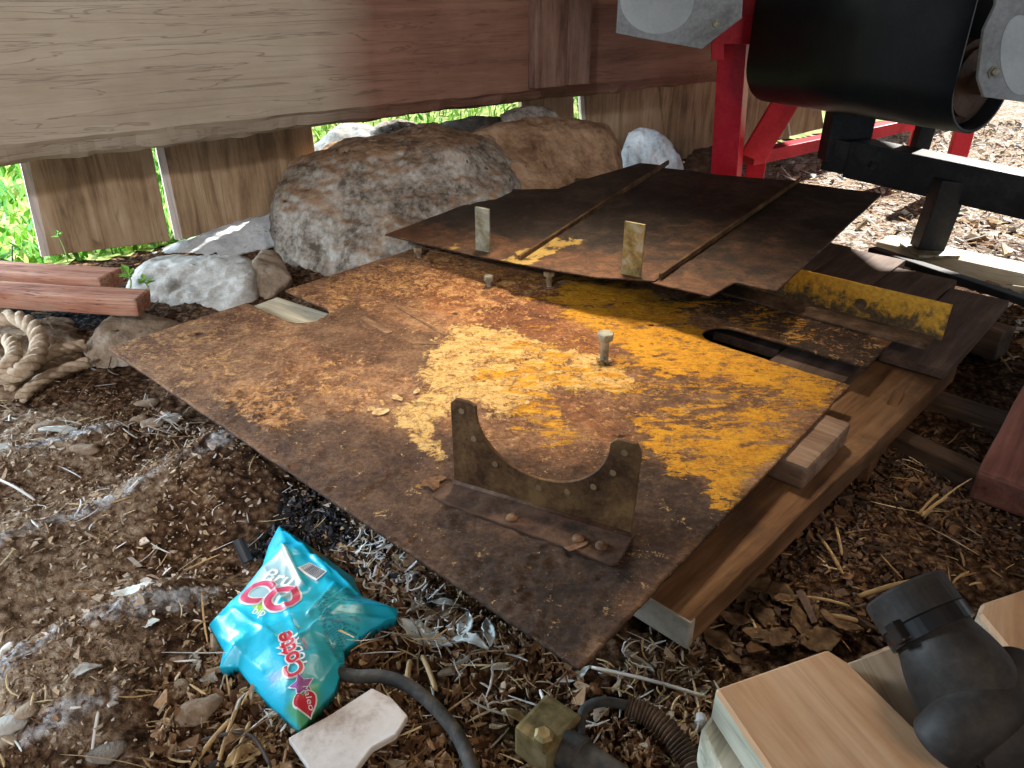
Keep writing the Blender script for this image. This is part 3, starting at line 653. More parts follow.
    org4, _ = reg([(210, 390), (260, 385), (310, 420), (270, 430)], .02, .03)
    Yl = np.clip(np.maximum.reduce([yel*.66, yel2*.56, yel3*.42, ysmall*.52, yelm*.50])-grime*.26+n2*.20*(yel > .1), 0, 1)*(1-redb)
    rs = (1-red*.55); Yl = Yl*(1-.5*red)
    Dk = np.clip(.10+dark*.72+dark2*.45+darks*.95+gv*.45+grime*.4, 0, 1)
    Og = np.clip(np.maximum.reduce([org*.52, org2*.42, org3*.44, org4*.62, .26*(1-dark)*(1-dark2)]), 0, 1)*(1-.8*gv)
    a1 = np.stack([Yl, Dk, Og], 1); a2 = np.stack([np.clip(np.maximum(pale*.72, pale2*.66), 0, 1)*(1-redb), np.clip(np.maximum(red*.85, redb*.45), 0, 1), 0*Yl], 1)
    # flaking layers: raised scale with sharp lips
    def lip(v, th, h): return sstep(th-.02, th+.02, v)*h
    rg_ = 1-np.abs(fbm(x*38, y*38, 0, 4, 66, .65))*2; rough_ = np.clip(.35+org+org2+org4+pale*.4+dark*.5-yel, .15, 1.6)
    z = n3*.0008+(rg_-.6)*.0022*rough_+fbm(x*120, y*120, 0, 2, 68)*.0012*rough_
    z = z+lip(n2, .12, .0016)*(.3+org+org2+org4)+lip(pale+n2*.7, .42, .0026)+lip(n1+n2*.5, .12, .0016)*dark
    z = z-lip(redb, .5, .0016)+lip(gv, .5, .0012)
    V = np.stack([x, y, PZ+z], 1)
    # solid: bottom copy and rim walls
    cnt = {}
    E = np.concatenate([F[:, [0, 1]], F[:, [1, 2]], F[:, [2, 3]], F[:, [3, 0]]]); key = np.sort(E, 1); kk = key[:, 0]*len(V)+key[:, 1]
    u, idx, c = np.unique(kk, return_index=True, return_counts=True); be = E[idx[c == 1]]
    n = len(V); Vb = V.copy(); Vb[:, 2] = PZ-.006
    F2 = np.concatenate([F, F[:, ::-1]+n, np.stack([be[:, 1], be[:, 0], be[:, 0]+n, be[:, 1]+n], 1)])
    V2 = np.concatenate([V, Vb]); used = np.unique(F2); rm = -np.ones(len(V2), int); rm[used] = np.arange(len(used))
    a1 = np.concatenate([a1, a1*[0, 1, 0]+[0, .4, 0]])[used]; a2 = np.concatenate([a2, a2*0])[used]
    o = pmesh('steel_plate', V2[used]-np.array([PL[0], PL[1], 0]), rm[F2], M['plate'], attrs={'paint': a1, 'paint2': a2}); o.location = (PL[0], PL[1], 0)
    return o
plate_root = empty('rusty_steel_plate', (PL[0], PL[1], PZ)); tag(plate_root, 'large slotted steel plate with rust and flaking yellow paint, lying across the planks', 'steel plate')
pm = plate_main(); pm.parent = plate_root; pm.matrix_parent_inverse = plate_root.matrix_basis.inverted()
def par(o, root):
    o.parent = root; o.matrix_parent_inverse = root.matrix_basis.inverted(); return o
# paint flakes peeling off along the pale patch
rnd = random.Random(4)
def flake(pos, r, tilt, az, mat, seed):
    bm = bmesh.new(); n = 9; cv = bm.verts.new((0, 0, 0.002)); rg = []
    rr = random.Random(seed)
    for k in range(n):
        a = 2*PI*k/n; q = r*rr.uniform(.55, 1.15); rg.append(bm.verts.new((q*math.cos(a), q*math.sin(a)*.7, q*rr.uniform(.0, .22))))
    for k in range(n): bm.faces.new((cv, rg[k], rg[(k+1) % n]))
    r_ = bmesh.ops.extrude_face_region(bm, geom=bm.faces[:])
    for v in r_['geom']:
        if isinstance(v, bmesh.types.BMVert): v.co.z += .0011
    return par(obj('paint_flake', bm, mat, None, False, loc=pos, rot=(tilt, 0, az)), plate_root)
M['flake'] = speck('pale_paint_flake', [(.30, .17, .07), (.55, .37, .17), (.70, .55, .33)], 60, .8, .4)
M['flake_b'] = speck('brown_rust_flake', [(.09, .045, .025), (.19, .10, .055), (.28, .16, .09)], 50, .85, .5)
for (px, py, r, mt) in [(380, 412, .016, 'flake'), (372, 408, .010, 'flake'), (398, 398, .014, 'flake'), (417, 390, .012, 'flake'), (405, 410, .010, 'flake'), (430, 482, .020, 'flake_b'), (440, 478, .014, 'flake_b'), (345, 298, .009, 'flake'), (455, 395, .010, 'flake'), (428, 378, .009, 'flake'), (575, 545, .022, 'flake_b'), (527, 402, .008, 'flake'), (622, 432, .009, 'flake_b')]:
    p = at(px, py, PZ+.004); flake((p[0], p[1], PZ+.002), r, rnd.uniform(.05, .3), rnd.uniform(0, 6), M[mt], px)
# welded strips at the left of the plate
def strip(a, b, wd, h, mat, name='weld_strip', lift=0, seed=0):
    A_ = pl(*pst(*a)); B_ = pl(*pst(*b)); A_[2] = B_[2] = PZ+h/2+lift
    return board(name, A_, B_, wd, h, mat, plate_root, bev=min(h*.3, .0015), amp=.0012, seed=seed)
M['scab'] = speck('rust_scale', [(.10, .05, .025), (.20, .11, .06), (.30, .18, .10)], 30, .9, .6)
strip((362, 318), (390, 334), .016, .004, M['scab'], 'rust_scab', seed=1); strip((395, 306), (462, 346), .006, .003, M['scab'], 'rust_scab', seed=2); strip((412, 344), (452, 345), .010, .004, M['scab'], 'rust_scab', seed=3)
# saddle bracket
M['scab_dark'] = speck('dark_rust_scale', [(.03, .016, .010), (.085, .045, .028), (.15, .088, .055)], 24, .9, .7)
def saddle():
    A_ = pl(*pst(455, 484)); B_ = pl(*pst(631, 537)); d = B_-A_; Lh = np.linalg.norm(d[:2]); Mx = rot_to(d).to_4x4(); Mx.translation = A_
    H_ = .149
    poly = [(0, 0), (Lh, 0), (Lh+.004, H_-.012), (Lh-.003, H_), (Lh-.030, H_), (Lh-.038, H_-.008)]
    # semicircular saddle between the two horns
    x0, x1 = Lh-.038, .040; cxx = (x0+x1)/2; R_ = (x0-x1)/2; yb = H_-.010
    for k in range(1, 24):
        a = PI*k/24; poly.append((cxx+R_*math.cos(a), yb-R_*.86*math.sin(a)))
    poly += [(.040, H_-.004), (.030, H_), (.008, H_), (0, H_-.008)]
    root = empty('saddle_bracket', tuple(A_)); tag(root, 'upright brown steel saddle bracket with a half-round cut-out, near the front corner of the plate', 'bracket')
    bm = prism_bm([(p[0], p[1]) for p in poly], .006, .0008)
    bm.transform(Matrix(((1, 0, 0, 0), (0, 0, -1, .003), (0, 1, 0, .001), (0, 0, 0, 1))))
    par(obj('saddle_plate', bm, M['bracket'], mtx=Mx), root)
    # little holes ringed along the arc
    for k, a in enumerate([.02, .16, .30, .5, .62, .74, .86, .98]):
        ang = PI*(1-a); hx = cxx+(R_+.018)*math.cos(ang); hy = yb-(R_*.86+.016)*math.sin(ang)+.002
        if a in (.02,): hx, hy = .018, H_-.016
        if a in (.98,): hx, hy = Lh-.018, H_-.016
        bm = lathe_bm([(.0028, 0), (.0045, 0), (.0045, .0008), (.0028, .0008)], 14)
        bm.transform(Matrix.Rotation(PI/2, 4, 'X')); bm.transform(Matrix.Translation((hx, -.0030, hy)))
        h = par(obj('hole_rim', bm, M['hole'], mtx=Mx), root)
    # foot flange towards the viewer
    poly2 = [(-.004, .003), (Lh+.004, .003), (Lh+.003, -.062), (Lh-.004, -.068), (.02, -.052), (-.012, -.046)]
    bm = prism_bm([(p[0], p[1]) for p in poly2], .005, .001); par(obj('foot_flange', bm, M['scab_dark'], mtx=Mx), root)
    bm = tube_bm([(0, -.003, .006), (Lh, -.003, .006)], .004, 8); par(obj('weld_bead', bm, M['scab_dark'], smooth=True, mtx=Mx), root)
    for q in (.42, .78, .9):
        bm = lathe_bm([(.009, 0), (.008, .004), (.004, .0055)], 10); bm.transform(Matrix.Translation((Lh*q, -.042, .004)))
        par(obj('rivet', bm, M['scab'], smooth=True, mtx=Mx), root)
saddle()
# bolts
def bolt(px, py, label, mat, h=.060, r=.0175, lean=(0, 0), z0=PZ, thread=True):
    p = pl(*pst(px, py)); root = empty('hex_bolt', (p[0], p[1], z0)); root.rotation_euler = (lean[0], lean[1], .3)
    tag(root, label, 'bolt', 'bolts standing in the rusty plate')
    bm = bmesh.new(); n = 6
    for zz in (0,): pass
    prof = [(.0, h-.014), (r*.97, h-.014), (r, h-.012), (r, h-.002), (r*.93, h), (0.001, h)]
    bm = lathe_bm([(max(a, .001), z) for a, z in prof], 6); obj('bolt_head', bm, mat, root)
    sh = []; z = -.004; k = 0
    while z < h-.014:
        sh.append((r*.44 if (k % 2) else r*.51, z)); z += .0016; k += 1
    obj('bolt_shank', lathe_bm(sh, 16), mat, root, True)
    obj('washer', lathe_bm([(r*.65, 0), (r*.95, 0), (r*.95, .002), (r*.65, .002)], 20), M['scab'], root)
    return root
bolt(604, 360, 'tall bright zinc bolt standing alone amid the yellow paint', M['bolt'])
bolt(419, 258, 'rusty pale bolt at the far left edge of the plate', M['bolt_rust'], .030, .013)
bolt(489, 287, 'short grey bolt left of the overhanging dark sheet', M['bolt'], .030, .012)
bolt(549, 287, 'bolt half hidden under the edge of the dark sheet', M['bolt_rust'], .044, .015)

# flange angle at the right of the plate
fa = empty('yellow_angle_iron', tuple(pl(.92, 1.20))); tag(fa, 'yellow painted steel angle strip standing on edge by the dark sheet', 'angle iron')
f0 = pl(.86, 1.165, .004); f1 = pl(1.285, 1.185, .004)
bm_ = None
A0 = pl(.80, 1.20); A1 = pl(1.275, 1.196)
board('upright_flange', A0+np.array([0, 0, .042]), A1+np.array([0, 0, .042]), .005, .082, M['flange'], fa, bev=.001, amp=.0015, seed=8, seg=30)
board('dirt_covered_leg', pl(.80, 1.16, .0045), pl(1.262, 1.160, .0045), .075, .005, M['dirt_bar'], fa, bev=.001, amp=.003, seed=9, seg=40)
bm = lathe_bm([(.0125, 0), (.0125, .0015), (.0118, .002)], 24)
hm = rot_to(PA).to_4x4(); q = pl(1.10, 1.193, .038); hm.translation = q; bm.transform(Matrix.Rotation(PI/2, 4, 'X'))
par(obj('blind_hole', bm, M['dirt_bar'], mtx=hm), fa)

# ================================================================== upper dark sheet
UA = at(385, 235, .19); UB = at(708, 296, .23); UC = at(882, 195, .26); UNn = np.cross(UB-UA, UC-UA); UNn /= np.linalg.norm(UNn)
def on_upper(x, y, lift=0.):
    d = ray(x, y); o = np.array([0, 0, CAMH]); t = ((UA+UNn*lift-o)@UNn)/(d@UNn); return o+t*d
sh_root = empty('dark_steel_sheet', tuple(on_upper(640, 250))); tag(sh_root, 'dark brown ribbed steel sheet lying tilted on top of the rusty plate', 'steel sheet')
UX = (UB-UA)/np.linalg.norm(UB-UA); UY = np.cross(UNn, UX)
UM = Matrix(((UX[0], UY[0], UNn[0], UA[0]), (UX[1], UY[1], UNn[1], UA[1]), (UX[2], UY[2], UNn[2], UA[2]), (0, 0, 0, 1)))
def ul(x, y): d = on_upper(x, y)-UA; return float(d@UX), float(d@UY)
def upper_panel(pix, name, lift, seed):
    poly = [ul(*p) for p in pix]; xs = [p[0] for p in poly]; ys = [p[1] for p in poly]; st = .006
    X, Y, F = grid(min(xs)-st, max(xs)+st, min(ys)-st, max(ys)+st, st)
    d = polydist(X, Y, poly); keep = (d[F].max(1) > 0) & (d[F] > -st*.9).all(1); F = F[keep]
    # project outside or rim vertices to the outline
    n = len(poly); cntv = np.zeros(len(X), int); np.add.at(cntv, F.ravel(), 1); rim = (cntv > 0) & ((cntv < 4) | (d < 0))
    best = np.full(len(X), 1e9); bx = X.copy(); by = Y.copy()
    for i in range(n):
        ax, ay = poly[i]; cx_, cy_ = poly[(i+1) % n]; ex, ey = cx_-ax, cy_-ay; t = np.clip(((X-ax)*ex+(Y-ay)*ey)/(ex*ex+ey*ey), 0, 1)
        qx = ax+ex*t; qy = ay+ey*t; dd = np.hypot(X-qx, Y-qy); u = dd < best; best = np.where(u, dd, best); bx = np.where(u, qx, bx); by = np.where(u, qy, by)
    X = np.where(rim, bx, X); Y = np.where(rim, by, Y)
    n1 = fbm(X*6, Y*6, 0, 4, seed); n2 = fbm(X*18, Y*18, 0, 4, seed+1)
    nearedge = sstep(.40, .05, Y); rust = np.clip(.15+.75*sstep(.30, .02, Y+n1*.08)*1+.35*n1, 0, 1)
    rust = np.maximum(rust-.12, sstep(.40, .75, X)*sstep(.75, .35, Y)*.45+n1*.2)
    ye = sstep(.06, .0, polydist(X, Y, [ul(500, 262), ul(560, 240), ul(575, 243), ul(520, 266)])*-1)*.62
    ye = np.maximum(ye, sstep(.02, -.01, np.hypot(X-ul(455, 245)[0], Y-ul(455, 245)[1])-.04)*.4)
    Z = lift+n1*.003+n2*.0006; m = len(X); V = np.stack([X, Y, Z], 1); Vb = V-[0, 0, .004]
    E = np.concatenate([F[:, [0, 1]], F[:, [1, 2]], F[:, [2, 3]], F[:, [3, 0]]]); k = np.sort(E, 1); u, idx, c = np.unique(k[:, 0]*m+k[:, 1], return_index=True, return_counts=True); be = E[idx[c == 1]]
    F2 = np.concatenate([F, F[:, ::-1]+m, np.stack([be[:, 1], be[:, 0], be[:, 0]+m, be[:, 1]+m], 1)]); V2 = np.concatenate([V, Vb]); used = np.unique(F2); rm = -np.ones(2*m, int); rm[used] = np.arange(len(used))
    at1 = np.stack([np.clip(rust, 0, 1), ye, 0*ye], 1); at1 = np.concatenate([at1, at1*0])[used]
    o = pmesh(name, V2[used], rm[F2], M['plate2'], attrs={'paint': at1}); o.parent = sh_root; o.matrix_parent_inverse = sh_root.matrix_basis.inverted(); o.matrix_basis = UM
    return o
upper_panel([(385, 235), (505, 189), (558, 189), (577, 181), (640, 163), (666, 166), (520, 264)], 'sheet_panel', 0, 70)
upper_panel([(512, 264), (662, 168), (720, 176), (800, 182), (655, 282), (600, 279)], 'sheet_panel', .004, 75)
upper_panel([(652, 282), (798, 183), (882, 194), (776, 291), (735, 282), (710, 296)], 'sheet_panel', .000, 80)
def uw(x, y, l): return Vector(on_upper(x, y))+Vector(UNn)*l
board('rib', uw(520, 262, .010), uw(668, 165, .010), .008, .014, M['bracket'], sh_root, up=tuple(UNn), bev=.001, seed=4)
board('rib', uw(660, 280, .009), uw(800, 182, .009), .007, .012, M['bracket'], sh_root, up=tuple(UNn), bev=.001, seed=5)
for (x, y, wd, hh, mt, lab) in [(483, 251, .045, .112, 'tab', 'grey-green zinc tab'), (631, 277, .050, .125, 'tab2', 'yellow stained tab')]:
    p = uw(x, y, .0); d = UX; rt = rot_to(UNn, tuple(UX)).to_4x4()
    o = board('upright_tab', p, p+Vector((0, 0, hh)), wd, .006, M[mt], sh_root, up=tuple(np.cross(UX, [0, 0, 1])), bev=.0018, amp=.0004, seed=int(x)); o['label'] = lab
# the dark sheet's neighbour: small dark offcut on the rock behind
o = board('flat_bar_offcut', atY(575, 184, 2.62)+[0, 0, .012], atY(634, 184, 2.60)+[0, 0, .012], .05, .008, M['bracket'], up=(0, 0, 1), seed=2); tag(o, 'small dark flat offcut in the notch at the back of the dark sheet', 'metal offcut')
o = board('wood_lath', atY(575, 192, 2.50), atY(640, 186, 2.55), .035, .012, M['pine_worn'], seed=6); tag(o, 'short pale wood lath showing through the notch of the dark sheet', 'wood')

# ================================================================== timber under the plates
pd = np.array([.66, .751, 0]); pe = np.array([.751, -.66, 0])
def onz(x, y, z): q = at(x, y, z); return q
PT = .086    # top of the long plank
# long plank
r0 = onz(691, 622, PT); r1 = onz(952, 368, PT); dirp = (r1-r0)/np.linalg.norm(r1-r0); nrp = np.array([-dirp[1], dirp[0], 0]); e0 = r0+nrp*.075; e1 = r1+nrp*.075; e1b = e1+dirp*.05
root = empty('long_plank', (e0[0], e0[1], PT-.05)); tag(root, 'long brown plank running under the right edge of the rusty plate', 'plank')
board('plank_body', e0-[0, 0, .024], e1b-[0, 0, .024], .150, .048, M['plank'], root, seed=21, seg=24, amp=.003)
o = board('end_grain', e0-[0, 0, .024]-dirp*.0015, e0-[0, 0, .024]+dirp*.012, .151, .0485, M['plank_end'], root, seed=22, seg=2, amp=.002); o['label'] = 'grey end grain of the plank'
# deck boards, parallel to the plank
DT = .112
seams_far = [(700, 212), (780, 234), (855, 245), (902, 263), (954, 284), (1008, 304)]
farP = [onz(*q, DT) for q in seams_far]
edge_n = onz(945, 376, DT); dl = np.linalg.norm(edge_n-farP[-1])
names = ['dark deck board mostly hidden below the dark sheet', 'dark deck board just right of the dark sheet', 'dark deck board below the pale timber, third from the right end', 'dark deck board second from the right end of the deck', 'outermost deck board at the right, with a worn long edge']
dvec = (edge_n-farP[-1])/dl
for i in range(5):
    A_ = farP[i]; B_ = farP[i+1]; c = (A_+B_)/2; nrm = np.array([dvec[1], -dvec[0], 0]); wd = abs((B_-A_)@nrm)-.004
    ln = dl+(.0 if i == 4 else .30); off = nrm*0
    mid = c
    o = board('deck_board', c-[0, 0, .012], c+dvec*ln-[0, 0, .012], wd, .022, M['deck'], seed=30+i, amp=.0015, bev=.002); tag(o, names[i], 'board', 'dark deck boards under the plates')
# cross boards holding the deck up
def ground_timber(name, a, b, z, wd, h, mat, label, cat='timber', seed=0, group=None):
    A_ = onz(*a, z); B_ = onz(*b, z); o = board(name, A_-[0, 0, h/2], B_-[0, 0, h/2], wd, h, mat, seed=seed, amp=.003, bev=.005); return tag(o, label, cat, group)
ground_timber('bearer', (800, 262), (1010, 330), .088, .06, .075, M['dark_timber'], 'dark bearer under the far end of the deck boards', seed=40)
ground_timber('bearer', (700, 362), (880, 440), .050, .09, .05, M['dark_timber'], 'dark bearer hidden under the slot of the rusty plate', seed=45)
ground_timber('floor_timber', (880, 422), (1000, 478), .035, .045, .05, M['dark_timber'], 'dark square timber lying on the dirt right of the plank', seed=41)
ground_timber('floor_timber', (905, 385), (1045, 432), .030, .07, .04, M['dark_timber'], 'flat dirty timber behind the square floor timber', seed=42)
o = board('red_timber', onz(1003, 512, .01)+[0, 0, .03], atY(1090, 330, 1.46), .11, .07, M['red_timber'], seed=43, amp=.004, bev=.008, seg=14); tag(o, 'red-brown heavy timber leaning in from the right edge', 'timber')
# prop beneath the plank
o = board('prop_board', onz(862, 478, .0), onz(890, 430, .0)+[0, 0, .055], .09, .02, M['plank'], up=tuple(pe), seed=44); tag(o, 'small slanted board propping up the long plank', 'board')
# block between plank and plate
bt = PT+.046
q0 = onz(772, 440, bt); q1 = (onz(828, 412, bt)+onz(828, 466, bt))/2; q1 = (onz(851, 424, bt)+onz(808, 466, bt))/2
bd = np.array([.745, -.667, 0]); wdb = abs((onz(851, 424, bt)-onz(808, 466, bt))@pd)
q0 = q1-bd*.26
o = board('spacer_block', q0-[0, 0, .023], q1-[0, 0, .023], wdb+.012, .045, M['block'], seed=46, bev=.006, amp=.002); tag(o, 'worn wooden spacer block poking out between plank and rusty plate', 'wood block')
# low packing stones/wood under the left of the plate
o = board('packing_block', onz(255, 305, .10)-[0, 0, .05], onz(330, 330, .10)-[0, 0, .05], .14, .10, M['pale_wood'], seed=47, bev=.006); tag(o, 'pale packing timber seen through the left notch of the rusty plate', 'wood block')
ground_timber('bearer', (330, 330), (520, 330), .13, .10, .12, M['dark_timber'], 'dark bearer hidden beneath the middle of the rusty plate', seed=48)
# pale timber and black strip right of the deck
A_ = onz(884, 238, .062); B_ = onz(1120, 288, .062)
o = board('pale_timber', A_-[0, 0, .036], B_-[0, 0, .036], .12, .072, M['pale_wood'], seed=49, bev=.006, amp=.003, seg=14); tag(o, 'pale sunlit timber under the foot of the black leg', 'timber')
o = board('black_strip', onz(872, 250, .095), onz(1070, 316, .095), .035, .02, M['black_paint'], seed=50); tag(o, 'black strip along the far edge of the deck boards', 'strip')

TN = [(.40, .29, .18), (.30, .20, .12), (.50, .39, .27), (.22, .14, .08)]
def straws(name, n, region, length, rad, cols, label, cat, seed, az=None, azs=3.2, lift=.012, curl=.13, flat=.4, zf=None, kind='stuff', up=.15):
    R = np.random.RandomState(seed); P = np.array([onz(x, y, 0)[:2] for x, y in region]); lo = P.min(0); hi = P.max(0); pts = np.zeros((0, 2))
    while len(pts) < n:
        q = lo+(hi-lo)*R.rand(n*3, 2); ok = polydist(q[:, 0], q[:, 1], P) > 0; cl_ = fbm(q[:, 0]*7, q[:, 1]*7, 0, 3, seed+2); ok &= (R.rand(len(q)) < .5+cl_*1.3); pts = np.concatenate([pts, q[ok]])
    pts = pts[:n]; C_ = np.array(cols); V = []; F_ = []; col = []
    Z0 = gz(pts[:, 0], pts[:, 1]) if zf is None else zf(pts[:, 0], pts[:, 1])
    for i in range(n):
        Ln = length*R.lognormal(0, .5); r = rad*R.uniform(.6, 1.6); a = (az if az is not None else 0)+R.uniform(-azs, azs); k = 5
        cu = R.randn()*curl; sl = R.randn()*up; z = Z0[i]+.002+lift*R.rand()**2; b = len(V); p = np.array([pts[i, 0], pts[i, 1], z]); c = C_[R.randint(len(C_))]*R.uniform(.75, 1.25)
        for j in range(k):
            d = np.array([math.cos(a), math.sin(a), sl-.25*cu*(j-2)]); p = p+d*Ln/k; a += cu
            nx = np.array([-math.sin(a), math.cos(a), 0])*r; wz = np.array([0, 0, r*flat])
            tp = .5 if j in (0, k-1) else 1
            for s in ((nx), (wz), (-nx), (-wz)): V.append(tuple(p+s*tp)); col.append(c)
        for j in range(k-1):
            for m in range(4): F_.append([b+j*4+m, b+j*4+(m+1) % 4, b+(j+1)*4+(m+1) % 4, b+(j+1)*4+m])
        F_.append([b, b+3, b+2, b+1]); e = b+(k-1)*4; F_.append([e, e+1, e+2, e+3])
    me = bpy.data.meshes.new(name); me.from_pydata(V, [], F_); me.update(); a_ = me.color_attributes.new('col', 'FLOAT_COLOR', 'POINT'); a_.data.foreach_set('color', np.concatenate([np.array(col), np.ones((len(col), 1))], 1).astype(np.float32).ravel())
    me.materials.append(M['litter']); return tag(link(bpy.data.objects.new(name, me)), label, cat, kind=kind)
ST = [(.52, .38, .20), (.42, .27, .13), (.60, .48, .30), (.28, .16, .08)]
SW = [(.60, .58, .54), (.66, .66, .66), (.48, .42, .34), (.36, .28, .2)]
# ================================================================== red boards, rope at the left
o = board('red_board', onz(-60, 270, .13), onz(112, 282, .13), .09, .045, M['brick'], seed=60, amp=.004, bev=.004, seg=24, end=2); tag(o, 'weathered red-brown board at the left, behind the nearer one', 'board')
o = board('red_board', onz(-60, 290, .125), onz(143, 303, .125), .07, .045, M['brick'], seed=61, amp=.005, bev=.004, seg=24, end=2); tag(o, 'cracked brick-red board at the left with a nail hole in its end', 'board')
rr = random.Random(8)
def rope_pile():
    root = empty('old_rope', tuple(onz(30, 350, .03))); tag(root, 'thick dusty plaited rope heaped at the left edge', 'rope')
    def strand(pts, r, ph):
        P = spline(pts, 12); K = len(P); out = []; 
        for k in range(3):
            q = []
            for i, p in enumerate(P):
                t = P[min(i+1, K-1)]-P[max(i-1, 0)]; t = t/(np.linalg.norm(t)+1e-9); n = np.cross(t, [0, 0, 1]); n = n/(np.linalg.norm(n)+1e-6); b = np.cross(t, n)
                a = i*.55+ph+k*2*PI/3; q.append(p+(n*math.cos(a)+b*math.sin(a))*r*.6)
            out.append(q)
        for q in out: o = par(obj('rope_strand', tube_bm(q, r*.62, 8), M['rope'], smooth=True), root)
    Z = .085
    strand([onz(-40, 330, Z), onz(10, 318, Z+.02), onz(35, 330, Z+.02), onz(38, 352, Z), onz(20, 372, Z-.01), onz(-10, 378, .03)], .017, 0)
    strand([onz(-20, 352, Z), onz(5, 340, Z), onz(14, 352, Z+.01), onz(6, 366, Z), onz(-30, 385, .03)], .014, 1)
    strand([onz(8, 388, .03), onz(30, 366, .05), onz(55, 352, .06), onz(84, 345, .05)], .012, 2)
    strand([onz(20, 398, .02), onz(45, 378, .035), onz(88, 362, .03)], .012, .6)
rope_pile()
rockpix('soil_mound', [tuple(onz(x, y, z)) for x, y, z in [(-60, 335, .06), (20, 322, .06), (60, 326, .05), (88, 345, .03), (90, 362, .0), (55, 392, .0), (0, 410, .0), (-60, 415, .0), (5, 345, .062), (60, 350, .045), (-60, 325, .0), (75, 320, .0), (-40, 380, .04), (20, 378, .03)]], M['clod0'], 'heap of dusty straw and soil under the plaited rope', 23, .010, 14, 6, cat='soil')
straws('straw_tangle', 230, [(-40, 345), (20, 325), (75, 330), (92, 352), (60, 385), (0, 405), (-40, 405)], .04, .0014, ST+TN, 'tangled straw on the soil heap around the rope', 'straw', 118, lift=.07, up=.4)

